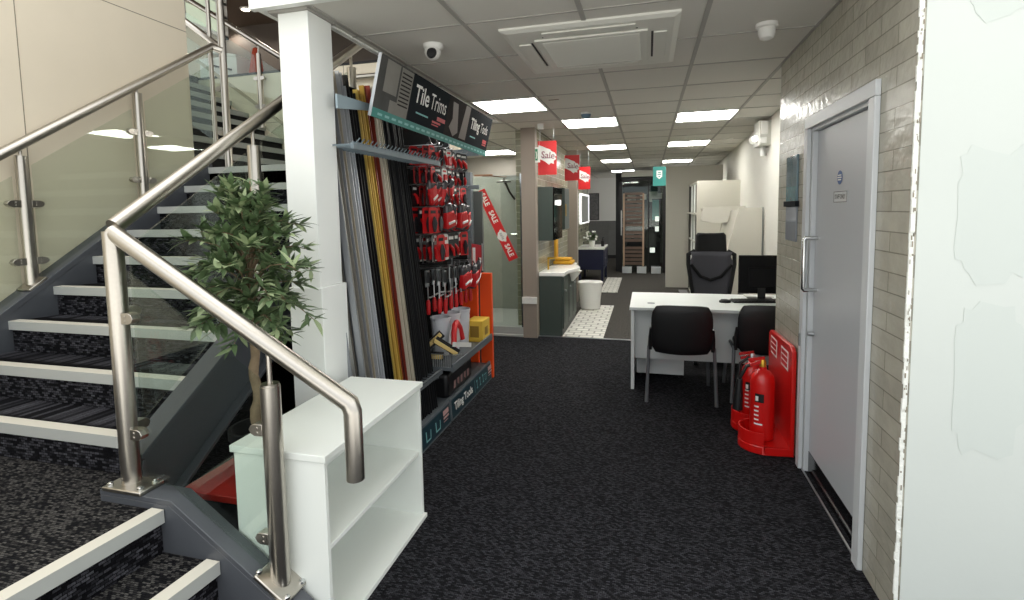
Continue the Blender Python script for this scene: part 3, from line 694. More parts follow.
b = sq(B(), 2.62, 2.84, .15, .36, .003); sq(b, 2.53, 2.68, .45, .97, .003); sq(b, 2.70, 2.845, .30, .97, .0022)
mk('bathtub', b, M_picpale, p, smooth=0)
b = B()
for k in range(9): sq(b, 2.71, 2.83, .33+k*.068, .355+k*.068, .0035)
mk('louvre', b, M_picdark, p, smooth=0)
p = mk('picture', sq(B(), 3.42, 3.87, .15, 1, .0015), M_picdark, hs, smooth=0)
b = B(); b.raw([sp(3.49, .9, .003), sp(3.53, .55, .003), sp(3.49, .35, .003), sp(3.59, .18, .003), sp(3.67, .3, .003), sp(3.63, .6, .003), sp(3.59, .9, .003)], [(6, 5, 4, 3, 2, 1, 0)][::-1])
b.raw([sp(3.71, .2, .003), sp(3.85, .2, .003), sp(3.85, .98, .003), sp(3.75, .98, .003)], [(0, 1, 2, 3)])
mk('hand', b, mat('picture_skin', '6E655F', .6), p, smooth=0)
def sgn(b, s, y, t, size, bold=0., sx=1.): return text_b(b, s, sp(y, t, .002), (0, 1, 0), upv, size, .001, bold, sx=sx)
mk('lettering', sgn(B(), 'Tile', 2.90, .66, .145, .0022, .95), M_letter, hs, smooth=0)
mk('lettering', sgn(B(), 'Trims', 3.13, .66, .14, 0., .8), M_letter, hs, smooth=0)
mk('lettering', sgn(B(), 'Tiling', 3.91, .64, .115, .003, .85), M_letter, hs, smooth=0)
mk('lettering', sgn(B(), 'Tools', 4.15, .64, .11, 0., .75), M_letter, hs, smooth=0)
b = sq(B(), 2.95, 3.13, .33, .36, .003); sq(b, 3.94, 4.07, .33, .36, .003); mk('small_print', b, M_tint, hs, smooth=0)
b = sq(B(), 3.27, 3.41, .36, .44, .003); sq(b, 3.20, 3.34, .29, .33, .003); sq(b, 3.20, 3.31, .24, .265, .003); sq(b, 4.26, 4.36, .30, .40, .003); sq(b, 4.26, 4.36, .25, .28, .003)
mk('logo', b, mat('red_print', 'B4343A', .5), hs, smooth=0)
b = B()
for k in range(24):
    y = SY0+.06+k*.079; sq(b, y, y+.05, .05, .09, .003)
mk('strip_print', b, M_tint, hs, smooth=0)

# tile trims standing in the rack
def tm(n, c, r=.32, m=.75): return mat(n, c, r, m)
tsets = [(2.36, 2.50, [tm('trim_grey', '93969A', .35, .5), tm('trim_pewter', 'ACABA6', .35, .5), tm('trim_stone', '77736B', .5, .2)], 'grey tile trim at the column end of the trim rack'),
         (2.50, 2.62, [tm('trim_beige', 'B5AC9A', .5, .2), tm('trim_taupe', '6B5C4C', .5, .2)], 'beige tile trim left of the wide silver trims'),
         (2.62, 2.71, [tm('trim_silver', 'CDD1D6', .35, .5), tm('trim_bright', 'BCC0C5', .35, .5)], 'silver tile trim left of the black trims'),
         (2.71, 2.815, [tm('trim_black', '0D0D0F', .4, .2)], 'black tile trim left of the gold trims'),
         (2.815, 2.915, [tm('trim_gold', 'E6C566', .35, .5), tm('trim_brass', 'B8943E', .35, .5)], 'gold tile trim in the middle of the trim rack'),
         (2.915, 2.995, [tm('trim_copper', '8E3A2C', .35, .4), tm('trim_maroon', '4A1C1A', .4, .3)], 'copper red tile trim right of the gold trims'),
         (2.995, 3.10, [tm('trim_cream', 'CFC8B6', .4, .3), tm('trim_champagne', 'A39B88', .4, .3)], 'cream tile trim right of the copper trims'),
         (3.10, 3.37, [tm('trim_charcoal', '1B1C1F', .5, .2), tm('trim_jet', '101113', .5, .2)], 'charcoal tile trim at the tool end of the trim rack')]
rt2 = random.Random(5)
tsets.append((2.405, 2.50, tsets[0][2], tsets[0][3]))        # a second row of grey trims stands in front
for ti, (ya_, yb_, ms_, lab) in enumerate(tsets):
    n = max(3, round((yb_-ya_)/.026))
    for k in range(n):
        y = ya_+(yb_-ya_)*(k+.5)/n; zt = 2.30+rt2.uniform(-.05, .04); jx = rt2.uniform(-.006, .006)
        jx += .048 if ti == len(tsets)-1 else 0; p0 = Vector((-1.487+jx, y, .15)); p1 = Vector((-1.715+jx, y+rt2.uniform(-.004, .004), zt))
        d = (p1-p0); w_ = .021; t_ = .034
        prof = [(0, 0), (t_, 0), (t_, w_), (t_-.005, w_), (t_-.005, .005), (0, .005)]       # L-shaped section
        vs = [p+Vector((-q[0], q[1]-w_/2, 0)) for p in (p0, p1) for q in prof]
        vs = [v+Vector((.034, 0, 0)) for v in vs]
        b = B().raw(vs, [(5, 4, 3, 2, 1, 0), (6, 7, 8, 9, 10, 11)]+[(i, (i+1) % 6, 6+(i+1) % 6, 6+i) for i in range(6)])
        b.box(p0.x, p0.x+.034, y-w_/2, y-w_/2+.005, .145, .15)
        mk('tile_trim', b, ms_[k % len(ms_)], smooth=0, label=lab, cat='tile trim', group=lab.replace('tile trim', 'tile trims', 1))

# hanging tool packs: prototypes built about their hang point, then copied along the hooks
def pack(kind, w_, h, lab, grp):
    t = thing('tool_pack', lab, 'tool pack', (0, 0, 0), grp)
    cm = {'red': M_redcard, 'white': M_wcard, 'black': M_bcard}[kind]
    mk('card', B().prism([(-w_/2, -h), (w_/2, -h), (w_/2, -.012), (w_*.3, 0), (-w_*.3, 0), (-w_/2, -.012)], 'x', -.002, .002), cm, t, smooth=0)
    mk('label_panel', B().box(.002, .0035, -w_*.30, w_*.30, -h*.24, -h*.12), {'red': M_bcard, 'white': M_redcard, 'black': M_letter}[kind], t, smooth=0)
    if kind == 'red': mk('tool', B().tube([(.014, 0, -h*.36), (.016, 0, -h*.6), (.014, 0, -h*.95)], [.008, w_*.22, .010], 8), mat('dark_tool_grip', '2A2A2D', .35), t)
    elif kind == 'white': mk('tool', B().box(.003, .018, -w_*.28, w_*.28, -h*.9, -h*.38), M_redcard, t, bev=.004)
    else: mk('tool', B().tube([(.014, -w_*.3, -h*.45), (.016, w_*.1, -h*.65), (.014, w_*.25, -h*.9)], [.010, .014, .008], 8), M_redcard, t)
    return t
ROWS = [(2.02, .135, 'top hook row'), (1.87, .12, 'second hook row'), (1.74, .15, 'third hook row'), (1.575, .19, 'fourth hook row'), (1.37, .20, 'fifth hook row')]
rt3 = random.Random(21); ncol = 7; used_proto = {}
for ri, (z, h, rn) in enumerate(ROWS):
    protos = []
    grp = 'carded tools on the '+rn
    for kd, ww in (('red', .10), ('white', .09), ('black', .095)):
        protos.append(pack(kd, ww, h, {'red': 'red', 'white': 'white', 'black': 'black'}[kd]+' carded tool pack on the '+rn+' of the tool bay', grp+', '+kd))
    first = [True]*3
    for c in range(ncol):
        y = 3.51+c*.108
        hk = B().cyl((GX, y, z+.004), (-1.475, y, z+.004), .003, seg=6).cyl((-1.475, y, z+.004), (-1.465, y, z+.016), .003, seg=6)
        mk('hook', hk, M_silver, du)
        kd = rt3.choices((0, 1, 2), ((5, 2, 4), (3, 3, 4), (5, 1, 3), (5, 1, 4), (3, 2, 5))[ri])[0]
        n = 4 if c in (0, 1, 2) else 3
        for d in range(n):
            x = -1.50-.048*d-rt3.uniform(0, .015)
            if rt3.random() < .12: continue
            rz_ = rt3.uniform(-.35, .35)
            k2 = kd if rt3.random() < .8 else rt3.randrange(3)
            if first[k2]: protos[k2].location = (x, y, z); protos[k2].rotation_euler = (0, 0, rz_); first[k2] = False
            else: copy_tree(protos[k2], (x, y, z), rz_)
    for k2 in range(3):
        if first[k2]: protos[k2].location = (-1.62, 3.53+k2*.135, z); first[k2] = False
# bagged tools that bulge out of the bay front
def bagged(lab, grp):
    t = thing('bagged_tool', lab, 'tool pack', (0, 0, 0), grp)
    mk('bag', B().obox((0, 0, -.11), (.07, .125, .21), taper=.6).xf(Matrix.Rotation(.25, 4, 'Y')), mat('smoky_bag', '4A484B', .2), t, bev=.018)
    mk('insert', B().obox((.008, -.004, -.13), (.068, .122, .13), taper=.72).xf(Matrix.Rotation(.25, 4, 'Y')), M_redcard, t, bev=.014)
    mk('print', B().obox((.026, -.008, -.15), (.038, .08, .020), taper=1.).xf(Matrix.Rotation(.25, 4, 'Y')), M_letter, t, bev=.004)
    mk('hanger', B().tube([(0, 0, 0), (-.01, 0, .03)], .006, 6), M_black, t)
    return t
spots = [(1.79, [(-1.53, 3.52), (-1.51, 3.62), (-1.49, 3.72), (-1.48, 3.82)], 'bagged red tool high in the tool bay, near front'),
         (1.61, [(-1.47, 3.70), (-1.46, 3.81), (-1.44, 3.92), (-1.43, 4.02)], 'bagged red tool in the middle of the tool bay front'),
         (1.10, [(-1.46, 3.98), (-1.45, 4.08), (-1.43, 4.18), (-1.42, 4.28)], 'bagged red tool beside the orange boards'),
         (2.06, [(-1.55, 3.58), (-1.54, 3.68), (-1.53, 3.78), (-1.52, 3.88)], 'bagged red tool right under the header sign')]
for z, ps, lab in spots:
    pr = bagged(lab, lab.replace('bagged red tool', 'bagged red tools'))
    for i, (x, y) in enumerate(ps):
        o_ = pr
        if i == 0: pr.location = (x, y, z)
        else: o_ = copy_tree(pr, (x, y, z+rt3.uniform(-.02, .02)))
        o_.rotation_euler = (rt3.uniform(.15, .45), rt3.uniform(-.1, .1), rt3.uniform(-.3, .3))
# trowels with red grips on the lowest hooks
def trowel():
    lab = 'red handled steel trowel on the lowest hooks above the buckets'; t = thing('trowel', lab, 'trowel', (0, 0, 0), 'red handled trowels on the lowest hooks')
    mk('handle', B().tube([(0, 0, -.22), (0, 0, -.25), (0, 0, -.31), (0, 0, -.33)], [.010, .016, .017, .012], 10), M_redcard, t)
    mk('neck', B().tube([(0, 0, -.005), (0, 0, -.22)], .005, 8).tube([(0, 0, -.20), (.0, .03, -.205), (.0, .07, -.20)], .006, 8), M_silver, t)
    mk('blade', B().prism([(-.03, 0), (.03, 0), (.025, -.12), (-.025, -.12)], 'x', -.006, -.003), M_silver, t)
    mk('grip', B().tube([(.01, 0, -.01), (.01, 0, -.09)], [.012, .014], 8), M_black, t)
    return t
tr = trowel(); first = True
for z in (1.12,):
    for c in range(7):
        y = 3.53+c*.115
        mk('hook', B().cyl((GX, y, z), (-1.45, y, z), .003, seg=6), M_silver, du)
        for d in range(2):
            x = -1.49-.09*d
            if first: tr.location = (x, y, z); first = False
            else: copy_tree(tr, (x, y, z-rt3.uniform(0, .03)), rt3.uniform(-.4, .4))
# tubs on the shelf
def bucket(loc, lab):
    t = thing('bucket', lab, 'bucket', loc, 'white plastic buckets on the tool bay shelf')
    x, y, z = loc
    mk('tub', B().lathe([(.062, 0), (.078, .285), (.083, .29), (.083, .305), (.076, .305), (.06, .02)], loc, 24), mat('white_tub', 'D6D8DC', .4), t)
    mk('handle', B().tube([(x+.083*cos(a), y+.083*sin(a)*.2-.0, z+.28-.06*abs(sin(a))) for a in [pi*i/8 for i in range(9)]], .002, 6), M_silver, t)
for i, y in enumerate((3.80, 3.98, 4.16)): bucket((-1.60+.02*i, y, .40), ['nearest of three white plastic buckets on the tool shelf', 'middle of three white plastic buckets on the tool shelf', 'farthest of three white plastic buckets on the tool shelf'][i])
t = thing('carton', 'yellow carton at the far end of the tool bay shelf', 'carton', (-1.45, 4.33, .40))
mk('box', B().box(-1.535, -1.385, 4.22, 4.43, .40, .585), M_yellow, t, bev=.003)
mk('print', B().box(-1.384, -1.3825, 4.28, 4.36, .45, .52).box(-1.50, -1.42, 4.2185, 4.22, .44, .54), mat('brown_print', '8A6A1E', .6), t)
t = thing('wrapped_saw', 'red and white D-shaped tool pack leaning on the buckets', 'tool pack', (-1.46, 3.70, .40))
arc = [(-1.435, 3.66, .50), (-1.445, 3.69, .60), (-1.455, 3.74, .655), (-1.47, 3.82, .66), (-1.475, 3.90, .60), (-1.465, 3.93, .50)]
mk('frame', B().tube(arc, .022, 10), M_redcard, t)
mk('backing', B().prism([(3.67, .50), (3.70, .61), (3.75, .645), (3.82, .64), (3.90, .58), (3.92, .50)], 'x', -1.485, -1.475), M_wcard, t)
mk('bar', B().bar((-1.41, 3.60, .54), (-1.40, 3.92, .455), .028, .035), M_wcard, t)
wl_ = [((-1.60, 3.52, .53), (-1.50, 3.56, .625), 'pale wooden bar leaning up behind the wire basket'), ((-1.53, 3.50, .59), (-1.40, 3.62, .46), 'pale wooden bar slanting down across the wire basket'), ((-1.60, 3.505, .465), (-1.47, 3.505, .465), 'pale wooden bar lying level along the wire basket')]
for a, c, lab in wl_:
    t = thing('wooden_float', lab, 'tool', tuple((Vector(a)+Vector(c))/2-Vector((0, 0, .02))))
    mk('slat', B().bar(a, c, .024, .03), M_wood, t, bev=.003)
    m_ = (Vector(a)+Vector(c))/2; mk('backing_pad', B().bar(Vector(a)+Vector((0, .026, 0)), Vector(c)+Vector((0, .026, 0)), .02, .06), M_bcard, t)
t = thing('tool_bag', 'black bag with pale red print under the tool bay shelf', 'bag', (-1.56, 3.80, .145))
mk('body', B().box(-1.74, -1.43, 3.50, 4.05, .147, .335), M_black, t, bev=.03, segs=3)
b = B()
for k in range(5): b.raw([(-1.4285, 3.62+k*.075, .19+.02*(k % 2)), (-1.4285, 3.66+k*.075, .19), (-1.4285, 3.66+k*.075, .25), (-1.4285, 3.62+k*.075, .25)], [(0, 1, 2, 3)])
mk('print', b, mat('faded_print', '9A7A78', .6), t, smooth=0)
mk('strap', B().tube([(-1.66, 3.495, .31), (-1.58, 3.49, .27), (-1.50, 3.495, .31)], .006, 8), M_gon, t)
for k, (x0, x1) in enumerate(((-1.665, -1.515), (-1.487, -1.378))):
    mk('orange_board', B().box(x0, x1, 4.475+.0*k, 4.52, 0, .975-.0*k), M_orange, bev=.002, label=['wide orange board at the end of the tool bay, left of its pair', 'narrow orange board at the end of the tool bay, aisle side'][k], cat='board', group='orange boards at the end of the tool bay')
# dark display boards beyond the tool bay
t = thing('display_board', 'tall black display board with grey frame beyond the tool bay', 'display board', (-1.82, 4.97, 0))
mk('board', B().box(-1.985, -1.765, 4.95, 5.0, 0, 1.97), mat('matt_black', '08080A', .7, spec=.2), t)
mk('frame', B().box(-1.765, -1.71, 4.93, 5.0, 0, 1.93).box(-1.985, -1.62, 4.92, 4.93, 1.76, 1.80), M_gon, t, bev=.004)
mk('panel', B().box(-1.71, -1.62, 5.0, 5.04, 0, 1.74), mat('grey_panel', '4B4E4C', .5), t)
t = thing('price_card', 'small red and white card in a wire holder near the shower', 'card', (-1.66, 4.9, .9))
mk('card', B().prism([(-1.70, .95), (-1.59, .99), (-1.59, 1.20), (-1.70, 1.22)], 'y', 4.88, 4.884), mat('red_print', 'B4343A', .5), t)
mk('border', B().box(-1.72, -1.705, 4.88, 4.89, .90, 1.27).box(-1.595, -1.585, 4.878, 4.89, .95, 1.22), M_silver, t)
mk('print', B().box(-1.69, -1.66, 4.8785, 4.88, 1.0, 1.18).box(-1.63, -1.60, 4.8785, 4.88, 1.0, 1.08), M_letter, t)
mk('stem', B().cyl((-1.713, 4.885, 0), (-1.713, 4.885, .91), .005, seg=8), M_silver, t)

# ------------------------------------------------------------------ shower
t = thing('shower_enclosure', 'glass shower enclosure with low tray left of the taupe pillar', 'shower', (-1.8, 6.5, 0))
mk('tray', B().box(-2.5, -1.46, 6.03, 7.19, 0, .03).box(-2.5, -1.46, 6.05, 7.19, .03, .12), mat('grey_tray', 'A9ABA8', .35), t, bev=.006)
mk('glass_panel', B().box(-2.08, -1.48, 6.06, 6.068, .12, 1.95), M_glass, t, smooth=0)
mk('frame', B().box(-1.48, -1.462, 6.05, 6.08, .12, 1.98).box(-2.10, -2.08, 6.05, 6.08, .12, 1.98), M_chrome, t)
mk('brace_bar', B().cyl((-1.95, 6.06, 1.97), (-1.95, 7.19, 2.02), .008).box(-2.05, -1.82, 6.05, 6.07, 1.965, 1.985), mat('copper_bar', '9B7460', .4, .6), t)
mk('drain', B().box(-1.78, -1.55, 7.08, 7.19, .121, .20), M_black, t)
t = thing('shower_set', 'chrome shower riser with round head and hose on grey tiles', 'shower', (-1.745, 7.0, .8))
mk('riser', B().tube([(-1.745, 7.16, .85), (-1.745, 7.16, 2.02), (-1.745, 7.10, 2.06)], .012), M_chrome, t, smooth=50)
mk('slide_rail', B().tube([(-1.805, 7.15, 1.2), (-1.805, 7.15, 1.95)], .009), M_chrome, t)
mk('shower_head', B().lathe([(.10, 0), (.105, .015), (.03, .03), (.01, .06)], (-1.925, 6.95, 1.93), 20).tube([(-1.925, 6.95, 1.97), (-1.885, 7.1, 1.80), (-1.825, 7.15, 1.70)], .016), mat('dark_chrome', '4A4441', .3, .7), t)
mk('valve', B().tube([(-1.885, 7.14, 1.20), (-1.645, 7.14, 1.20)], .02), M_chrome, t)
mk('hose', B().tube([(-1.825, 7.13, 1.19)]+[(-1.825+.08*sin(a)+.04, 7.12, 1.0-.19*(1-cos(a))*.5*1.6+.18) for a in [pi*i/8 for i in range(1, 9)]]+[(-1.745, 7.13, 1.15)], .007, 8), M_dark, t)
bn = thing('sale_banner', 'red diagonal sash reading SALE hung across the shower glass', 'banner', (-1.78, 6.054, .92))
A0, A1, C0, C1 = Vector((-2.029, 6.054, 1.774)), Vector((-1.925, 6.054, 1.815)), Vector((-1.629, 6.054, .923)), Vector((-1.516, 6.054, .973))
mk('sash', B().raw([C0, C1, A1, A0, C0+Vector((0, .004, 0)), C1+Vector((0, .004, 0)), A1+Vector((0, .004, 0)), A0+Vector((0, .004, 0))], [(0, 1, 2, 3), (7, 6, 5, 4), (0, 4, 5, 1), (1, 5, 6, 2), (2, 6, 7, 3), (3, 7, 4, 0)]), M_redcard, bn, smooth=0)
xd = (C0+C1-A0-A1).normalized(); udv = Vector((0, -1, 0)).cross(xd)*1
mid0 = (A0+A1)/2; L = ((C0+C1)/2-mid0).length
b = B()
for q in (.05, .30, .78): text_b(b, 'SALE', mid0+xd*L*q, xd, udv, .085, .003, .002, sx=.9)
mk('lettering', b, M_letter, bn, smooth=0)
b = B(); c_ = mid0+xd*L*.66; b.raw([c_+xd*(.075*cos(a)*(1+.15*sin(5*a)))+udv*(.055*sin(a)*(1+.2*cos(4*a)))+Vector((0, -.004, 0)) for a in [2*pi*i/22 for i in range(22)]], [tuple(range(22))])
mk('badge', b, M_wcard, bn, smooth=0)
mk('badge_text', text_b(B(), 'sale', c_+Vector((0, -.004, 0)), xd, udv, .06, .002, 0, 'CENTER'), mat('grey_print', '77797E', .6), bn, smooth=0)

# ------------------------------------------------------------------ hanging sale boards, exit sign, teal board
def sale(x0, x1, z0, z1, y, lab):
    t = thing('sale_sign', lab, 'sign', ((x0+x1)/2, y, z0), 'red sale boards hanging from the ceiling')
    mk('board', B().box(x0, x1, y, y+.006, z0, z1), M_redcard, t, smooth=0)
    cx, cz = (x0+x1)/2, z0+(z1-z0)*.56; w_ = (x1-x0)*.5
    pts = [(-1, .22), (-.9, .5), (-.5, .46), (-.1, .38), (.3, .34), (.5, .24), (.8, .20), (1, .06), (.82, -.02), (.96, -.12), (.7, -.22), (.72, -.38), (.4, -.34), (.2, -.44), (-.2, -.30), (-.6, -.22), (-1, -.16)]
    b = B().raw([(cx+p*w_, y-.002, cz+q*w_*2.1-p*.012) for p, q in pts], [tuple(range(len(pts)))[::-1]])
    mk('splash', b, M_wcard, t, smooth=0)
    mk('lettering', text_b(B(), 'Sale', (cx+.01, y-.003, cz+.005), (1, -.0, -.12), (.12, 0, 1), w_*.95, .001, .001, 'CENTER'), mat('mauve_print', '8A5560', .6), t, smooth=0)
    mk('small_print', B().box(cx-w_*.5, cx+w_*.5, y-.0035, y-.003, cz-w_*.26, cz-w_*.18), mat('grey_print', '77797E', .6), t, smooth=0)
    mk('wire', B().cyl((x0+.03, y+.003, z1), (x0+.03, y+.003, H), .0015, seg=6).cyl((x1-.03, y+.003, z1), (x1-.03, y+.003, H), .0015, seg=6), M_silver, t)
sale(-1.245, -1.025, 1.95, 2.34, 6.0, 'nearest and largest red hanging sale board beside the pillar')
sale(-1.155, -.945, 1.955, 2.315, 7.45, 'middle one of three red hanging sale boards')
sale(-1.11, -.915, 1.87, 2.235, 8.6, 'farthest and darkest of three red hanging sale boards')
t = thing('exit_sign', 'small green and white exit sign hanging by the pillar', 'sign', (-1.215, 5.8, 2.1))
mk('plate', B().box(-1.235, -1.18, 5.80, 5.81, 2.08, 2.25), M_wcard, t)
mk('pictogram', B().box(-1.233, -1.205, 5.797, 5.80, 2.10, 2.23), mat('green_print', '2E7F56', .5), t)
mk('figure', B().tube([(-1.222, 5.796, 2.12), (-1.215, 5.796, 2.16), (-1.222, 5.796, 2.20)], .004, 6), M_letter, t)
mk('wire', B().cyl((-1.228, 5.805, 2.25), (-1.228, 5.805, H), .0012, seg=6).cyl((-1.186, 5.805, 2.25), (-1.186, 5.805, H-.08), .0012, seg=6), M_silver, t)
mk('bracket', B().box(-1.20, -1.14, 5.78, 5.83, H-.06, H), M_wcard, t)
t = thing('hanging_sign', 'teal hanging board with white shield mark beside the cream partition', 'sign', (.18, 9.0, 1.91))
mk('board', B().box(.078, .285, 9.0, 9.008, 1.91, 2.225), M_teal, t, smooth=0)
mk('shield', B().raw([(.135, 8.998, 2.16), (.135, 8.998, 2.06), (.18, 8.998, 2.02), (.225, 8.998, 2.06), (.225, 8.998, 2.16)], [(0, 1, 2, 3, 4)]), M_wcard, t, smooth=0)
mk('mark', B().box(.15, .21, 8.996, 8.997, 2.09, 2.105).box(.155, .205, 8.996, 8.997, 2.12, 2.135).box(.165, .195, 8.996, 8.997, 2.055, 2.07), M_teal, t, smooth=0)
mk('wire', B().cyl((.11, 9.004, 2.22), (.11, 9.004, H), .0015, seg=6).cyl((.25, 9.004, 2.22), (.25, 9.004, H), .0015, seg=6), M_silver, t)

# ------------------------------------------------------------------ bathroom displays along the aisle
struct('skirting_1', B().box(-1.46, -1.28, 6.0, 6.02, .42, .50), M_wcard)
mk('floor_tile_mat', B().prism([(-1.0, 6.15), (-.51, 6.15), (-.515, 8.29), (-1.0, 8.29)], 'z', 0, .008), M_mosaic, label='patterned pale tile floor strip in front of the green vanity', cat='floor tiles', smooth=0)
mk('floor_tile_mat', B().prism([(-.86, 9.62), (-.54, 9.62), (-.55, 11.72), (-.87, 11.72)], 'z', 0, .008), M_mosaic, label='patterned pale tile floor strip in front of the navy vanity', cat='floor tiles', smooth=0)
v = thing('vanity_unit', 'dark green vanity unit with white basin behind the taupe pillar', 'vanity', (-1.13, 6.7, 0))
mk('cabinet', B().box(-1.28, -1.0, 6.16, 7.34, .0, .735), M_green, v, bev=.003)
mk('kickboard', B().box(-1.0, -.998, 6.2, 7.30, 0, .08), M_black, v)
for k in range(3):
    d_ = mk('door', B().box(-1.0, -.982, 6.18+k*.385, 6.55+k*.385, .09, .72), M_green, v, bev=.004)
    mk('moulding', B().box(-.982, -.978, 6.23+k*.385, 6.50+k*.385, .15, .66), M_green, d_, bev=.003)
    mk('knob', B().ball((-.97, 6.27+k*.385, .55), .012), M_silver, d_)
bs = mk('basin', B().prism([(-1.284, 6.155), (-.97, 6.155), (-.965, 6.45), (-.90, 6.62), (-.86, 6.8), (-.90, 6.98), (-.965, 7.15), (-.97, 7.36), (-1.284, 7.36)], 'z', .735, .785), M_ceramic, v, bev=.01, segs=3)
mk('bowl', B().lathe([(.16, 0), (.10, -.05), (.08, -.055)], (-1.05, 6.75, .788), 24, sy=1.4), M_ceramic, bs)
mk('basin_front', B().lathe([(.02, -.14), (.09, -.06), (.13, .0)], (-.97, 6.8, .735), 20), M_ceramic, v)
mk('tap', B().tube([(-1.22, 6.45, .785), (-1.22, 6.45, .93), (-1.12, 6.45, .935)], .012), M_gold, v, smooth=50)
t = thing('towel', 'yellow folded towel lying across the far end of the white basin', 'towel', (-1.15, 7.2, .785))
mk('fold', B().box(-1.27, -1.0, 7.05, 7.33, .787, .835), mat('mustard_cloth', 'C8941E', .85, bump=.4, bscale=120), t, bev=.02, segs=3)
mk('fold', B().box(-1.25, -1.03, 7.08, 7.32, .835, .87), mat('mustard_cloth', 'C8941E', .85, bump=.4, bscale=120), t, bev=.016, segs=3)
t = thing('mirror_cabinet', 'dark green mirror cabinet on the tiled wall above the vanity', 'cabinet', (-1.19, 6.5, 1.18))
mk('carcass', B().box(-1.284, -1.105, 6.16, 6.78, 1.17, 1.82), M_green, t, bev=.003)
mk('mirror_door', B().box(-1.105, -1.09, 6.165, 6.775, 1.175, 1.815), mat('dark_mirror', '15171A', .06, .9), t, bev=.002)
mk('lamp', B().box(-1.09, -1.06, 6.4, 6.5, 1.60, 1.66), mat('small_lamp', 'FFFFFF', .4, emit=2.), t)
t = thing('wall_cabinet', 'narrow dark green wall cabinet next to the second pillar', 'cabinet', (-1.2, 7.6, 1.25))
mk('carcass', B().box(-1.284, -1.18, 7.5, 7.95, 1.25, 1.86), M_green, t, bev=.003)
mk('door', B().box(-1.18, -1.168, 7.505, 7.945, 1.255, 1.855), M_green, t, bev=.003)
mk('handle', B().cyl((-1.16, 7.56, 1.45), (-1.16, 7.56, 1.62), .006), M_gold, t)
t = thing('towel_ring', 'gold towel rail with mustard towel on the tiled wall by the second pillar', 'towel rail', (-1.25, 7.15, .87))
mk('rail', B().tube([(-1.28, 7.0, 1.21), (-1.235, 7.0, 1.21), (-1.235, 7.22, 1.21), (-1.28, 7.22, 1.21)], .007), M_gold, t, smooth=50)
mk('towel', B().box(-1.25, -1.215, 7.03, 7.19, .87, 1.225), mat('mustard_cloth', 'C8941E', .85), t, bev=.012)
mk('ring', B().tube([(-1.27, 7.5+.05*sin(a), 1.28+.05*cos(a)) for a in [2*pi*i/16 for i in range(17)]], .006), M_gold, t)

t = thing('waste_bin', 'white oval bin standing on the patterned tile strip', 'bin', (-.86, 8.0, .008))
mk('body', B().lathe([(.125, 0), (.135, .02), (.165, .36), (.168, .40)], (-.86, 8.0, .009), 32, sx=1.12, sy=.8), M_ceramic, t)
mk('lid', B().lathe([(.180, .385), (.182, .41), (.168, .425), (.02, .435)], (-.86, 8.0, .009), 32, sx=1.1, sy=.8), M_ceramic, t)
v = thing('vanity_unit', 'navy blue vanity table with white top at the back left', 'vanity', (-1.15, 11.2, 0))
mk('cabinet', B().box(-1.425, -.89, 10.9, 11.85, .27, .70), M_navy, v, bev=.004)
mk('worktop', B().box(-1.43, -.87, 10.87, 11.9, .70, .74), M_ceramic, v, bev=.004)
for x in (-1.39, -.92):
    for y in (10.93, 11.86): mk('leg', B().box(x-.025, x+.025, y-.025, y+.025, 0, .27), M_navy, v)
mk('drawer', B().box(-.89, -.875, 10.95, 11.85, .34, .66), M_navy, v, bev=.003)
mk('knob', B().ball((-.865, 11.15, .5), .014), M_silver, v)
t = thing('potted_flower', 'small white flowering plant in a white pot on the navy vanity', 'plant', (-1.15, 11.1, .735))
mk('pot', B().lathe([(.05, 0), (.07, .13), (.075, .14)], (-1.15, 11.1, .735), 20), M_ceramic, t)
b = B(); fl = B(); r4 = random.Random(8)
for i in range(150):
    a = r4.uniform(0, 2*pi); e = r4.uniform(-.1, 1.2); d = Vector((cos(a)*cos(e), sin(a)*cos(e), sin(e)))
    leaf(b, Vector((-1.15, 11.1, .87))+d*r4.uniform(.02, .15), d, Vector((0, 0, 1)), .07, .035, .2, 0)
    if i % 9 == 0: fl.ball(Vector((-1.15, 11.1, .88))+d*.2, .022, seg=8, rings=5)
mk('foliage', b, M_leaf, t); mk('blossom', fl, M_wcard, t)
t = thing('soap_bottle', 'small black bottle beside the flower pot on the navy vanity', 'bottle', (-.94, 11.3, .735))
mk('bottle', B().lathe([(.035, 0), (.035, .12), (.012, .14), (.012, .17)], (-.94, 11.3, .735), 16), M_black, t)
mk('pump', B().tube([(-.94, 11.3, .90), (-.94, 11.3, .93), (-.91, 11.3, .93)], .006), M_black, t)
t = thing('lit_mirror', 'rectangular mirror with bright lit frame above the navy vanity', 'mirror', (-1.42, 12.1, 1.22))
mk('glass', B().box(-1.434, -1.41, 11.35, 12.85, 1.25, 1.86), M_mirror, t)
mk('lit_frame', B().box(-1.434, -1.40, 11.30, 11.36, 1.22, 1.89).box(-1.434, -1.40, 12.84, 12.90, 1.22, 1.89).box(-1.434, -1.40, 11.36, 12.84, 1.85, 1.89).box(-1.434, -1.40, 11.36, 12.84, 1.22, 1.25), mat('lit_frame', 'FFFFFF', .4, emit=.9), t)
t = thing('picture', 'black and white patterned picture on the end wall above grey tiles', 'picture', (-1.62, 16.48, 1.2))
mk('frame', B().box(-1.80, -1.48, 16.45, 16.495, 1.20, 2.04), M_black, t)
mk('print', B().box(-1.78, -1.50, 16.445, 16.45, 1.22, 2.02), mat('speckled_print', '6A6A6A', .6, noise=.95, nscale=22), t)

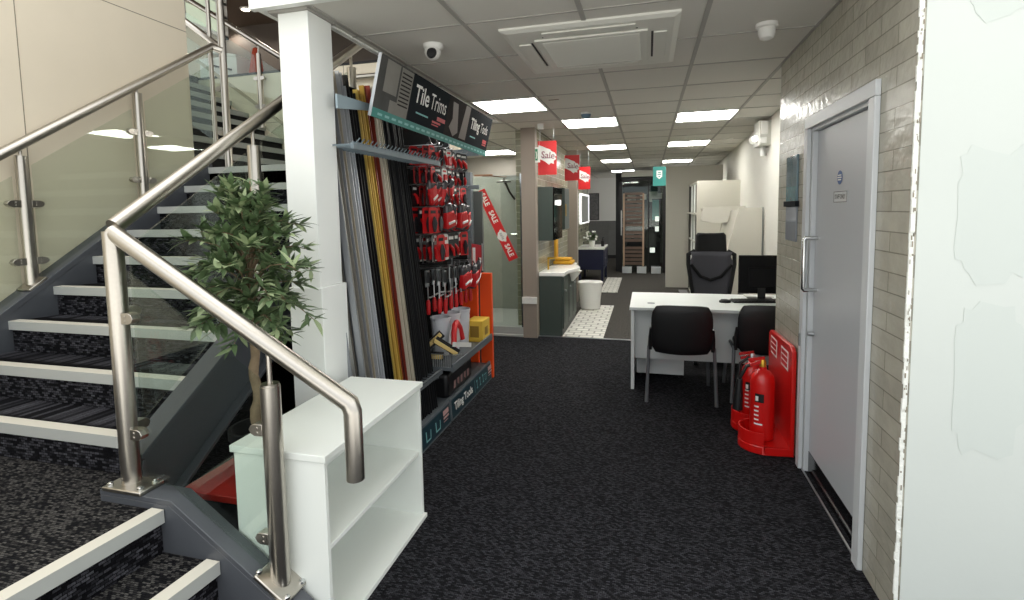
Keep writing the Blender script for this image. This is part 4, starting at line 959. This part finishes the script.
# ------------------------------------------------------------------ dark display room at the end of the aisle
t = thing('towel_radiator', 'tall ladder of brown slats in the dark end display', 'radiator', (-.33, 12.7, .18))
for x in (-.555, -.105): mk('side_post', B().box(x-.02, x+.02, 12.66, 12.70, .16, 1.90), mat('pale_brown', 'A48B74', .5), t)
zz = .20
while zz < 1.86:
    if not any(abs(zz-q) < .05 for q in (.62, 1.02)):
        mk('slat', B().box(-.54, -.12, 12.665, 12.69, zz, zz+.065), mat('brown_slat', '5E4D42', .55, noise=.3, nscale=6), t)
    zz += .092
fr = thing('shopfront_frame', 'black framed glazed opening at the far end of the aisle', 'glazed opening', (-.13, 12.85, 0))
mk('frame', B().box(-.66, -.60, 12.80, 12.86, 0, 2.27).box(.34, .40, 12.80, 12.86, 0, 2.27).box(-.66, .40, 12.80, 12.86, 2.20, 2.27).box(.0, .03, 12.80, 12.86, 0, 2.27), M_black, fr)
mk('glass_panel', B().box(-.60, .34, 12.85, 12.858, .0, 2.20), M_glass, fr, smooth=0)
mk('door_handle', B().box(-.63, -.61, 12.77, 12.80, .9, 1.5), M_silver, fr)
for k, (x, z, w_, h) in enumerate(((-.50, 1.72, .20, .16), (-.20, 1.76, .16, .14), (.02, 1.70, .22, .26), (.20, 1.78, .14, .14))):
    mk('wall_tile_sample', B().box(x, x+w_, 13.5+.06*k, 13.52+.06*k, z, z+h), mat('pale_sample', 'C9C6BE', .5, noise=.2, nscale=30), label=['leftmost pale tile sample behind the slatted ladder', 'second pale tile sample behind the slatted ladder', 'largest pale tile sample in the dark end display', 'pale tile sample near the teal sign in the end display'][k], cat='tile sample')
for k, x in enumerate((-.59, -.25, .08)):
    mk('sample_block', B().box(x, x+.22, 12.62, 12.79, 0, .15), mat('pale_grey_block', 'B9BEC2', .5), bev=.006, label=['leftmost pale grey block at the foot of the dark end display', 'middle pale grey block at the foot of the dark end display', 'right-hand pale grey block at the foot of the dark end display'][k], cat='block')
for k, (z, x) in enumerate(((1.22, .17), (.97, .17), (.45, .05))):
    t = thing('wall_lamp', ['upper small square lamp in the dark end display', 'lower small square lamp in the dark end display', 'white curved lamp low in the dark end display'][k], 'lamp', (x, 13.2, z))
    mk('shade', B().box(x, x+.09 if k < 2 else x+.12, 13.2, 13.24, z, z+.12), mat('lamp_shade', 'F4F4EE', .5, emit=1.0), t, bev=.01)
    mk('stem', B().cyl((x+.04, 13.24, z+.05), (x+.04, 14.0, z+.05), .012), M_black, t)
t = thing('teal_panel', 'dark teal strip hanging inside the end display', 'panel', (.12, 13.3, 1.2))
mk('panel', B().box(.10, .26, 13.30, 13.31, 1.25, 1.75), M_teal, t, smooth=0)
mk('rod', B().box(.09, .27, 13.295, 13.315, 1.75, 1.77), M_black, t)

# ------------------------------------------------------------------ back right: partition, cubby shelves, sloped unit
mk('partition', B().box(.335, 1.35, 10.45, 10.53, 0, 2.33), M_cream, bev=.003, label='tall cream partition panel at the back right', cat='partition')
cs = thing('cubby_shelf', 'tall cream open cube shelving behind the office chair', 'shelving', (1.05, 9.3, 0))
mk('side_panel', B().box(.735, 1.37, 8.6, 8.625, 0, 1.95), M_cream, cs, bev=.002)
for y in (9.12, 9.64): mk('divider', B().box(.76, 1.36, y, y+.025, .03, 1.92), mat('shaded_shelf_board', '5A5850', .7), cs); mk('front_edge', B().box(.733, .76, y, y+.025, .03, 1.92), M_mel, cs)  # shade inside the cubes is put into the divider and back colour
mk('side_panel', B().box(.735, 1.37, 10.18, 10.205, 0, 1.95), mat('shaded_shelf_board', '5A5850', .7), cs)
for z in (0.02, .48, .96, 1.43, 1.925): mk('shelf', B().box(.70 if z == 1.43 else .74, 1.36, 8.62, 10.19, z, z+.025), M_cream, cs)
mk('back_panel', B().box(1.36, 1.37, 8.62, 10.19, 0, 1.94), mat('shaded_shelf_board', '5A5850', .7), cs)
ds = thing('sloping_unit', 'cream sloping-sided display unit against the white right wall', 'display unit', (1.1, 7.0, 0))
mk('side_panel', B().prism([(.80, 0), (1.275, 0), (1.275, 1.525), (1.015, 1.525), (.93, 1.16), (.80, .62)], 'y', 6.5, 6.525), M_cream, ds, bev=.002)
mk('side_panel', B().prism([(.80, 0), (1.275, 0), (1.275, 1.525), (1.015, 1.525), (.93, 1.16), (.80, .62)], 'y', 7.6, 7.625), M_cream, ds)
mk('hood', B().prism([(.665, 1.385), (.68, 1.36), (.84, 1.33), (1.2, 1.36), (1.2, 1.545), (.695, 1.545)], 'y', 7.18, 7.20).box(.70, 1.2, 7.20, 7.58, 1.50, 1.52), mat('pale_board', 'CDCABF', .6), ds, bev=.003)
mk('slope_board', B().raw([(.82, 6.525, .64), (.82, 7.6, .64), (1.03, 7.6, 1.50), (1.03, 6.525, 1.50), (.85, 6.525, .62), (.85, 7.6, .62), (1.06, 7.6, 1.48), (1.06, 6.525, 1.48)], [(0, 3, 2, 1), (4, 5, 6, 7), (0, 1, 5, 4), (2, 3, 7, 6), (1, 2, 6, 5), (3, 0, 4, 7)]), M_cream, ds)
mk('back_strip', B().box(1.268, 1.276, 6.494, 6.5, .3, 1.53), M_gon, ds)
t = thing('emergency_light', 'white emergency light box high on the right wall', 'light', (1.25, 6.5, 2.1))
mk('body', B().box(1.16, 1.30, 6.22, 6.50, 2.20, 2.47), mat('grey_white_plastic', 'BFBFB8', .45), t, bev=.01)
mk('cover', B().box(1.18, 1.25, 6.205, 6.22, 2.32, 2.46).box(1.17, 1.24, 6.205, 6.22, 2.22, 2.29), M_wcard, t, bev=.005)
mk('lamp', B().tube([(1.17, 6.36, 2.29), (1.12, 6.30, 2.27)], [.035, .05], 16), mat('grey_white_plastic', 'BFBFB8', .45), t)
mk('lens', B().lathe([(.02, -.008), (.034, 0), (.034, .01)], (1.135, 6.265, 2.28), 16, 'y'), mat('bright_lens', 'FFFFFF', .3, emit=.8), t)
mk('conduit', B().cyl((1.24, 6.4, 2.10), (1.24, 6.4, 2.20), .03, seg=14), M_wcard, t)

# ------------------------------------------------------------------ desk group
dk = thing('desk', 'white desk beside the tiled wall with two chairs before it', 'desk', (.55, 4.8, 0))
mk('desktop', B().box(-.145, 1.205, 4.385, 5.20, .695, .72), M_desk, dk, bev=.003)
mk('end_panel', B().box(-.135, -.108, 4.44, 5.17, 0, .695), M_desk, dk, bev=.002)
mk('end_panel', B().box(1.17, 1.197, 4.44, 5.17, 0, .695), M_desk, dk, bev=.002)
mp = mk('modesty_panel', B().box(-.108, 1.17, 4.58, 4.60, .235, .695), M_desk, dk, bev=.002)
mk('grommet', B().lathe([(.045, 0), (.045, .006), (.03, .008)], (.03, 4.585, .62), 20, 'y').xf(Matrix.Identity(4)), mat('grey_plastic', '8A9096', .5), dk)
mk('grommet', B().lathe([(.032, 0), (.032, .004)], (.03, 4.60, .7195), 20), mat('grey_plastic', '8A9096', .5), dk)
pd = thing('drawer_pedestal', 'white drawer unit on castors under the desk', 'drawers', (.11, 5.0, 0))
mk('carcass', B().box(-.095, .318, 4.80, 5.15, .035, .60), M_desk, pd, bev=.003)
for k in range(3): mk('drawer', B().box(-.08, .305, 5.15, 5.168, .06+k*.18, .23+k*.18), M_desk, pd, bev=.003)
for x in (-.06, .28):
    for y in (4.84, 5.11): mk('castor', B().lathe([(.017, -.008), (.017, .008)], (x, y, .0175), 12, 'x'), M_black, pd)
# visitor chairs
def visitor(loc, lab):
    t = thing('visitor_chair', lab, 'chair', (0, 0, 0), 'black visitor chairs at the desk')
    def sf(u, v_):     # seat and back as soft slabs; chair faces +y
        return None
    mk('seat', B().obox((0, .02, .445), (.44, .43, .055)), M_blackf, t, bev=.024, segs=4)
    bk_ = B(); n = 10
    for off in (0, 1):
        pass
    pts = []
    for j in range(9):
        z = .405+.375*j/8; w_ = .228*(1-.10*max(0, (j-5)/3)**2-.06*((8-j)/8)**3)
        if j == 8: w_ *= .93
        if j == 0: w_ *= .90
        y = -.20-.055*(j/8)
        for i in range(9):
            a = -1+2*i/8; pts.append((a*w_, y-.030*(1-a*a)+.008*(abs(j-4)/4)**3, z-.012*(1-a*a)*(1 if j == 0 else 0)+.010*(1-a**4)*(1 if j == 8 else 0)))
    f = [(j*9+i, j*9+i+1, (j+1)*9+i+1, (j+1)*9+i) for j in range(8) for i in range(8)]
    bb_ = B().raw(pts, f)
    o = mk('backrest', bb_, M_black, t, solid=.032, bev=.008, smooth=50)
    mk('back_pad', B().raw([(x*.84, y+.024, (z-.6)*.84+.6) for x, y, z in pts], f), M_blackf, t, solid=.03, smooth=50)
    mk('back_slot', B().box(-.085, .085, -.279, -.272, .665, .675), mat('grey_slot', '2A2A2E', .4), t)
    fm = mat('grey_tube', '7C7E82', .35, .6)
    for s in (-1, 1):
        mk('leg', B().tube([(s*.262, -.24, .0), (s*.245, -.195, .44), (s*.232, -.20, .46)], .0135, 12), fm, t, smooth=50)
        mk('leg', B().tube([(s*.255, .26, .0), (s*.235, .20, .43)], .0135, 12), fm, t, smooth=50)
        mk('side_rail', B().tube([(s*.245, -.19, .425), (s*.235, .20, .425)], .012, 10), M_black, t)
        mk('back_support', B().tube([(s*.236, -.198, .42), (s*.234, -.205, .52), (s*.225, -.225, .60)], .016, 10), M_black, t)
    t.location = loc; return t
vc = visitor((.257, 4.405, 0), 'black visitor chair at the desk, full back seen, left of the pair')
copy_tree(vc, (.905, 4.52, 0), .0, 'black visitor chair at the desk, partly hidden by the tiled wall')
# office chair behind the desk (faces the desk)
oc = thing('office_chair', 'black high-back mesh office chair with headrest behind the desk', 'chair', (.615, 5.6, 0))
OX, OY = .635, 5.60
def slab(wz, y0, bulge, nseg=9, nz_=10):
    pts = []
    for j in range(nz_+1):
        wd_, z, yy = wz(j/nz_)
        for i in range(nseg):
            a = -1+2*i/(nseg-1); pts.append((OX+a*wd_, OY+yy+bulge*a*a, z))
    return B().raw(pts, [(j*nseg+i, j*nseg+i+1, (j+1)*nseg+i+1, (j+1)*nseg+i) for j in range(nz_) for i in range(nseg-1)])
mk('headrest', slab(lambda q: ((.138+.014*(1-q)) if q < .92 else .118, 1.055+.215*q, .16+.02*q), 0, -.03), M_blackf, oc, solid=.05, smooth=60)
mk('backrest', slab(lambda q: (.165+.055*sin(pi*min(1, q*1.02)**1.6)*1. if q < .97 else .20, .56+.52*q, .13+.02*sin(q*pi)), 0, -.05), M_mesh, oc, solid=.012, smooth=60)
fr_ = B()
for s in (-1, 1): fr_.tube([(OX+s*.165, OY+.08, .56), (OX+s*.195, OY+.09, .75), (OX+s*.225, OY+.10, .95), (OX+s*.225, OY+.11, 1.05), (OX+s*.16, OY+.13, 1.09)], .020, 10)
fr_.tube([(OX-.2, OY+.09, .95), (OX-.1, OY+.125, .82), (OX, OY+.135, .78), (OX+.1, OY+.125, .82), (OX+.2, OY+.09, .95)], .016, 10)
mk('back_frame', fr_, M_blackf, oc, smooth=50)
mk('seat', B().obox((OX, OY-.12, .48), (.50, .50, .085)), M_blackf, oc, bev=.035, segs=4)
for s in (-1, 1): mk('armrest', B().tube([(OX+s*.25, OY-.10, .46), (OX+s*.285, OY-.10, .50), (OX+s*.285, OY-.10, .66)], .018, 10).obox((OX+s*.285, OY-.12, .675), (.08, .26, .03)), M_black, oc)
mk('gas_lift', B().cyl((OX, OY-.1, .10), (OX, OY-.1, .45), .025), M_black, oc)
for k in range(5):
    a = 2*pi*k/5+.3; e = (OX+cos(a)*.30, OY-.1+sin(a)*.30)
    mk('base_arm', B().tube([(OX, OY-.1, .11), (e[0], e[1], .075)], [.03, .016], 10), M_black, oc)
    mk('castor', B().lathe([(.028, -.016), (.028, .016)], (e[0], e[1], .03), 14, 'x'), M_black, oc)
mo = thing('monitor', 'black computer monitor seen from behind on the desk', 'monitor', (.96, 4.93, .72))
mk('screen', B().box(.775, 1.15, 4.90, 4.925, .78, 1.115), mat('matt_black', '08080A', .7, spec=.2), mo, bev=.006)
mk('rear_housing', B().obox((.96, 4.885, .92), (.22, .03, .18)), mat('matt_black', '08080A', .7, spec=.2), mo, bev=.012)
mk('display', B().box(.785, 1.14, 4.925, 4.927, .79, 1.105), mat('screen_glass', '0A0C10', .1), mo)
mk('stand', B().box(.93, .99, 4.875, 4.905, .73, .90).box(.86, 1.06, 4.84, 5.0, .721, .732), M_black, mo, bev=.003)
mk('badge', B().box(1.10, 1.13, 4.8985, 4.90, 1.085, 1.092), mat('grey_plastic', '8A9096', .5), mo)
kbm = thing('keyboard', 'black keyboard on the desk below the monitor', 'keyboard', (.88, 4.79, .72))
Rk = Matrix.Rotation(.15, 3, 'Z')
mk('case', B().obox((.90, 4.80, .729), (.40, .13, .014), Rk), M_black, kbm, bev=.004)
b = B()
for i in range(14):
    for j in range(4): b.obox(Vector((.90, 4.80, .7385))+Rk@Vector((-.18+i*.0277, -.045+j*.03, 0)), (.022, .022, .006), Rk)
mk('keys', b, M_bcard, kbm)
ms_ = thing('mouse', 'black computer mouse left of the keyboard', 'mouse', (.645, 4.74, .72))
mk('shell', B().ball((.645, 4.74, .728), .05, .034, .022), M_black, ms_)
mk('wheel', B().lathe([(.008, -.003), (.008, .003)], (.62, 4.74, .744), 10, 'y'), mat('grey_plastic', '8A9096', .5), ms_)
mk('paper', B().box(.86, 1.10, 5.06, 5.18, .721, .728), M_wcard, label='small stack of white paper behind the keyboard', cat='paper')

# ------------------------------------------------------------------ fire extinguishers and their stand
es = thing('extinguisher_stand', 'red double extinguisher stand against the tiled wall', 'stand', (.76, 3.7, 0))
mk('back_panel', B().prism([(3.40, 0), (4.02, 0), (4.02, .64), (3.98, .665), (3.46, .685), (3.40, .66)], 'x', .845, .872), M_red, es, bev=.006)
pts = []
def arc(cx, cy, r, a0, a1, n=10): return [(cx+r*cos(radians(a0+(a1-a0)*i/n)), cy+r*sin(radians(a0+(a1-a0)*i/n))) for i in range(n+1)]
outl = [(.872, 3.40)]+[(.70, 3.395)]+arc(.70, 3.525, .13, 270, 100)+arc(.70, 3.815, .13, 260, 90)+[(.872, 3.98)]
outl = [(x, y) for x, y in outl]
mk('base', B().prism(outl, 'z', 0, .055), M_red, es, bev=.008)
for cy in (3.525, 3.815):
    b = B(); o_ = arc(.70, cy, .128, 270, 90, 16); i_ = arc(.70, cy, .116, 90, 270, 16)
    o2 = [(x, y) for x, y in o_]; b.prism([(1.4-x, y) if False else (.70-(abs(x-.70)), y) for x, y in o2]+[(.70-abs(x-.70), y) for x, y in i_], 'z', .055, .135)
    mk('cup_wall', b, M_red, es)
for k, y in enumerate((3.86, 3.57)):
    c_ = mk('notice', B().box(.843, .845, y-.085, y+.085, .515, .635), M_wcard, es, smooth=0)
    mk('print', B().box(.8415, .843, y-.07, y+.07, .60, .625).box(.8415, .843, y-.07, y+.07, .565, .59).box(.8415, .843, y-.07, y+.07, .53, .555), M_redcard, c_, smooth=0)
def ext(loc, h, r, lab, horn):
    x, y, z = loc; t = thing('fire_extinguisher', lab, 'extinguisher', loc)
    mk('cylinder', B().lathe([(r*.85, 0), (r, .015), (r, h-.07), (r*.92, h-.03), (r*.6, h), (.022, h+.012), (.022, h+.03)], loc, 28), M_red, t)
    mk('valve', B().lathe([(.02, 0), (.02, .03), (.014, .045)], (x, y, z+h+.03), 14).cyl((x, y, z+h+.05), (x-.05, y-.01, z+h+.055), .008), M_gold if horn else M_silver, t)
    mk('lever', B().bar((x+.01, y, z+h+.085), (x-.09, y-.03, z+h+.075), .02, .006, (0, 1, 0)).bar((x+.01, y, z+h+.065), (x-.08, y-.03, z+h+.045), .02, .006, (0, 1, 0)), M_chrome if not horn else M_red, t)
    mk('label_plate', B().grid(lambda u, v_: (x+(r+.0012)*cos(radians(195+100*u)), y+(r+.0012)*sin(radians(195+100*u)), z+.10+.22*v_), 10, 1), M_red, t)
    mk('label_panel', B().grid(lambda u, v_: (x+(r+.002)*cos(radians(225+42*u)), y+(r+.002)*sin(radians(225+42*u)), z+h*.58+.055*v_), 6, 1), M_black, t)
    b = B()
    for k in range(5): b.grid(lambda u, v_: (x+(r+.002)*cos(radians(222+(22 if k else 40)*u)), y+(r+.002)*sin(radians(222+(22 if k else 40)*u)), z+.11+.028*k+.010*v_), 6, 1)
    b.grid(lambda u, v_: (x+(r+.003)*cos(radians(228+14*u)), y+(r+.003)*sin(radians(228+14*u)), z+h*.60+.03*v_), 3, 1)
    mk('label_print', b, M_letter, t, smooth=0)
    if horn:
        hp = [(x-.03, y, z+h+.05), (x-.10, y-.02, z+h+.03), (x-.135, y, z+h-.06)]
        mk('hose', B().tube(hp, .010, 10), M_black, t, smooth=50)
        mk('horn', B().tube([(x-.135, y, z+h-.06), (x-.14, y, z+h-.14), (x-.145, y, z+h-.26)], [.018, .026, .032], 14), M_black, t)
    else:
        mk('hose', B().tube([(x-.02, y-.02, z+h+.05), (x-.08, y-.03, z+h+.01), (x-.095, y-.02, z+h-.2), (x-.09, y-.01, z+.05)], .009, 10), M_black, t, smooth=50)
ext((.71, 3.525, .056), .44, .072, 'nearer and larger red fire extinguisher with black horn', True)
ext((.70, 3.815, .056), .40, .066, 'farther red fire extinguisher with chrome lever', False)

# ------------------------------------------------------------------ door in the tiled wall
dl = struct('door_1', B().box(.905, .945, 2.478, 3.235, .008, 1.945), M_door, bev=.002)
mk('kickplate', B().box(.9025, .905, 2.479, 3.234, .008, .125), mat('black_gloss', '0A0A0C', .12), dl)
mk('frame', B().box(.858, .8795, 2.375, 2.44, 0, 1.965).box(.858, .8795, 3.265, 3.325, 0, 1.965).box(.858, .8795, 2.375, 3.325, 1.966, 2.03).box(.8805, 1.0, 2.432, 2.475, 0, 1.948).box(.8805, 1.0, 3.24, 3.27, 0, 1.948).box(.8805, 1.0, 2.432, 3.27, 1.949, 1.985), M_frame, dl, bev=.003)
mk('door_handle', B().tube([(.905, 3.19, 1.36), (.845, 3.19, 1.36), (.838, 3.19, 1.35), (.838, 3.19, 1.08), (.845, 3.19, 1.07), (.905, 3.19, 1.07)], .011, 14), M_chrome, dl, smooth=60)
mk('lock', B().lathe([(.012, -.03), (.014, 0)], (.895, 3.18, .826), 14, 'x').box(.851, .856, 3.285, 3.305, .73, .80), M_silver, dl)
for z in (1.70, .98, .25): mk('hinge', B().cyl((.90, 2.478, z-.05), (.90, 2.478, z+.05), .006, seg=10), M_silver, dl)
mk('threshold', B().box(.874, .882, 2.44, 3.265, 0, .006), M_silver, dl)
sg = thing('door_notice', 'round blue notice on the white staff door', 'sign', (.904, 2.878, 1.64))
mk('disc', B().lathe([(.034, -.001), (.034, .0)], (.904, 2.878, 1.674), 28, 'x'), mat('blue_print', '1F4F8C', .4), sg)
mk('print', B().box(.9015, .9025, 2.855, 2.901, 1.682, 1.688).box(.9015, .9025, 2.852, 2.904, 1.671, 1.677).box(.9015, .9025, 2.857, 2.899, 1.66, 1.666), M_letter, sg)
sg = thing('door_sign', 'small white rectangular STAFF ONLY sign below the blue disc', 'sign', (.904, 2.862, 1.548))
mk('plate', B().box(.9025, .9045, 2.77, 2.955, 1.55, 1.61), mat('silver_plate', 'C9CCCE', .4), sg)
mk('border', B().box(.902, .9025, 2.773, 2.952, 1.604, 1.607).box(.902, .9025, 2.773, 2.952, 1.553, 1.556).box(.902, .9025, 2.773, 2.776, 1.553, 1.607).box(.902, .9025, 2.949, 2.952, 1.553, 1.607), M_black, sg)
mk('lettering', text_b(B(), 'STAFF ONLY', (.902, 2.8625, 1.58), (0, -1, 0), (0, 0, 1), .030, .0005, .0006, 'CENTER', .85), M_black, sg, smooth=0)
wp = thing('wall_panel', 'narrow glossy blue-grey panel with dark clip on the tiled wall', 'wall panel', (.87, 3.62, 1.3))
mk('upper_glass', B().box(.868, .879, 3.50, 3.745, 1.57, 1.85), mat('blue_grey_gloss', '6E8894', .08, coat=.6), wp, bev=.002)
mk('picture', B().box(.8665, .868, 3.51, 3.735, 1.57, 1.66), mat('teal_marbled', '4F7A80', .15, noise=.6, nscale=40), wp)
mk('clip', B().box(.858, .879, 3.475, 3.76, 1.535, 1.57), M_slate, wp, bev=.002)
mk('lower_glass', B().box(.870, .879, 3.50, 3.745, 1.32, 1.535), mat('grey_gloss', '9096A0', .12, coat=.4), wp, bev=.002)

# ------------------------------------------------------------------ ceiling fittings
def at(i, j): return (-1.5215+.6*i, 2.6119+.6*j)
PANELS = [(0, 3, 'lit square ceiling panel just above the header sign'), (1, 5, 'lit ceiling panel with the blue sensor in front of it'), (1, 9, 'lit ceiling panel third along the left row'), (1, 13, 'lit ceiling panel fourth along the left row'), (1, 18, 'lit ceiling panel farthest along the left row'),
          (3, 5, 'largest lit ceiling panel of the right row'), (3, 9, 'middle lit ceiling panel of the right row'), (3, 14, 'farthest lit ceiling panel of the right row'), (-2, 9, 'lit ceiling panel over the shower display'), (-2, 6, 'unseen ceiling panel added behind the header sign to light the shower'), (-1, 14, 'lit ceiling panel partly behind the farthest sale board')]  # panel behind the header sign is an unseen addition lighting the shower
for i, j, lab in PANELS:
    x, y = at(i, j); t = thing('ceiling_light', lab, 'light', (x+.3, y+.3, H-.012), 'square light panels in the grid ceiling')
    mk('frame', B().box(x+.005, x+.595, y+.005, y+.02, H-.010, H+.002).box(x+.005, x+.595, y+.58, y+.595, H-.010, H+.002).box(x+.005, x+.02, y+.02, y+.58, H-.010, H+.002).box(x+.58, x+.595, y+.02, y+.58, H-.010, H+.002), M_white, t)
    mk('diffuser', B().box(x+.02, x+.58, y+.02, y+.58, H-.007, H-.002), M_light, t, smooth=0)
ac = thing('air_conditioner', 'square white ceiling cassette air conditioner with central grille', 'air conditioner', (-.305, 3.165, H-.05))
ax0, ax1, ay0, ay1 = -.775, .155, 2.74, 3.64
fz_ = H-.024
mk('body', B().raw([(ax0, ay0, H-.001), (ax1, ay0, H-.001), (ax1, ay1, H-.001), (ax0, ay1, H-.001), (ax0, ay0, fz_+.012), (ax1, ay0, fz_+.012), (ax1, ay1, fz_+.012), (ax0, ay1, fz_+.012), (ax0+.03, ay0+.03, fz_), (ax1-.03, ay0+.03, fz_), (ax1-.03, ay1-.03, fz_), (ax0+.03, ay1-.03, fz_)],
   [(0, 3, 2, 1), (0, 1, 5, 4), (1, 2, 6, 5), (2, 3, 7, 6), (3, 0, 4, 7), (4, 5, 9, 8), (5, 6, 10, 9), (6, 7, 11, 10), (7, 4, 8, 11), (8, 9, 10, 11)]), mat('cassette_plastic', 'DADAD2', .45), ac, smooth=0)
gx0, gx1, gy0, gy1 = ax0+.20, ax1-.20, ay0+.20, ay1-.20
mk('grille_frame', B().box(gx0-.04, gx1+.04, gy0-.04, gy1+.04, fz_-.012, fz_), mat('cassette_plastic', 'DADAD2', .45), ac, bev=.004)
b = B()
for k in range(30):
    y = gy0+(gy1-gy0)*k/29; b.box(gx0, gx1, y-.0035, y+.0035, fz_-.016, fz_-.012)

mk('grille', b, mat('grille_plastic', 'C2C2BA', .5), ac, kind=None)
for (x0, x1, y0, y1) in ((gx0+.02, gx1-.02, ay0+.06, ay0+.13), (gx0+.02, gx1-.02, ay1-.13, ay1-.06), (ax0+.06, ax0+.13, gy0+.02, gy1-.02), (ax1-.13, ax1-.06, gy0+.02, gy1-.02)):
    f_ = mk('louvre', B().box(x0, x1, y0, y1, fz_-.008, fz_), mat('cassette_plastic', 'DADAD2', .45), ac, bev=.003)
    if x1-x0 > y1-y0: s_ = B().box(x0-.01, x1+.01, y1 if y0 < 3 else y0-.012, (y1+.012) if y0 < 3 else y0, fz_-.0015, fz_-.0005)
    else: s_ = B().box(x1 if x0 < -.4 else x0-.012, (x1+.012) if x0 < -.4 else x0, y0-.01, y1+.01, fz_-.0015, fz_-.0005)
    mk('air_slot', s_, M_dark, f_, smooth=0)
t = thing('security_camera', 'white dome security camera on the ceiling above the header sign', 'camera', (-1.205, 2.87, 2.42))
mk('base', B().lathe([(.058, 0), (.058, -.014), (.048, -.03)], (-1.205, 2.87, H-.001), 24), M_wcard, t)
mk('ball', B().ball((-1.205, 2.86, H-.045), .047), M_wcard, t)
mk('lens', B().lathe([(.031, 0), (.026, -.010), (.001, -.012)], (-1.197, 2.824, H-.061), 20, 'y'), M_black, t)
t = thing('smoke_detector', 'white dome detector on the ceiling near the tiled wall', 'detector', (.606, 3.10, 2.43))
mk('base', B().lathe([(.055, 0), (.055, -.018), (.045, -.024)], (.606, 3.10, H-.001), 24), M_wcard, t)
mk('dome', B().lathe([(.043, -.02), (.043, -.05), (.034, -.075), (.012, -.086)], (.606, 3.10, H-.001), 24), M_wcard, t)
t = thing('ceiling_sensor', 'small blue-grey sensor hanging before the second light panel', 'sensor', (-.602, 5.29, 2.45))
mk('base', B().lathe([(.055, 0), (.055, -.02)], (-.602, 5.29, H-.001), 20), M_wcard, t)
mk('dome', B().lathe([(.05, -.02), (.045, -.045), (.02, -.06)], (-.602, 5.29, H-.001), 20), mat('blue_grey_plastic', '4C6B80', .4), t)
t = thing('wall_clip', 'faint dark ceiling fixing slot between the light panels', 'fixing', (-.80, 4.6, H-.004))
mk('slot', B().box(-.85, -.76, 4.58, 4.60, H-.004, H-.001), M_joint, t)
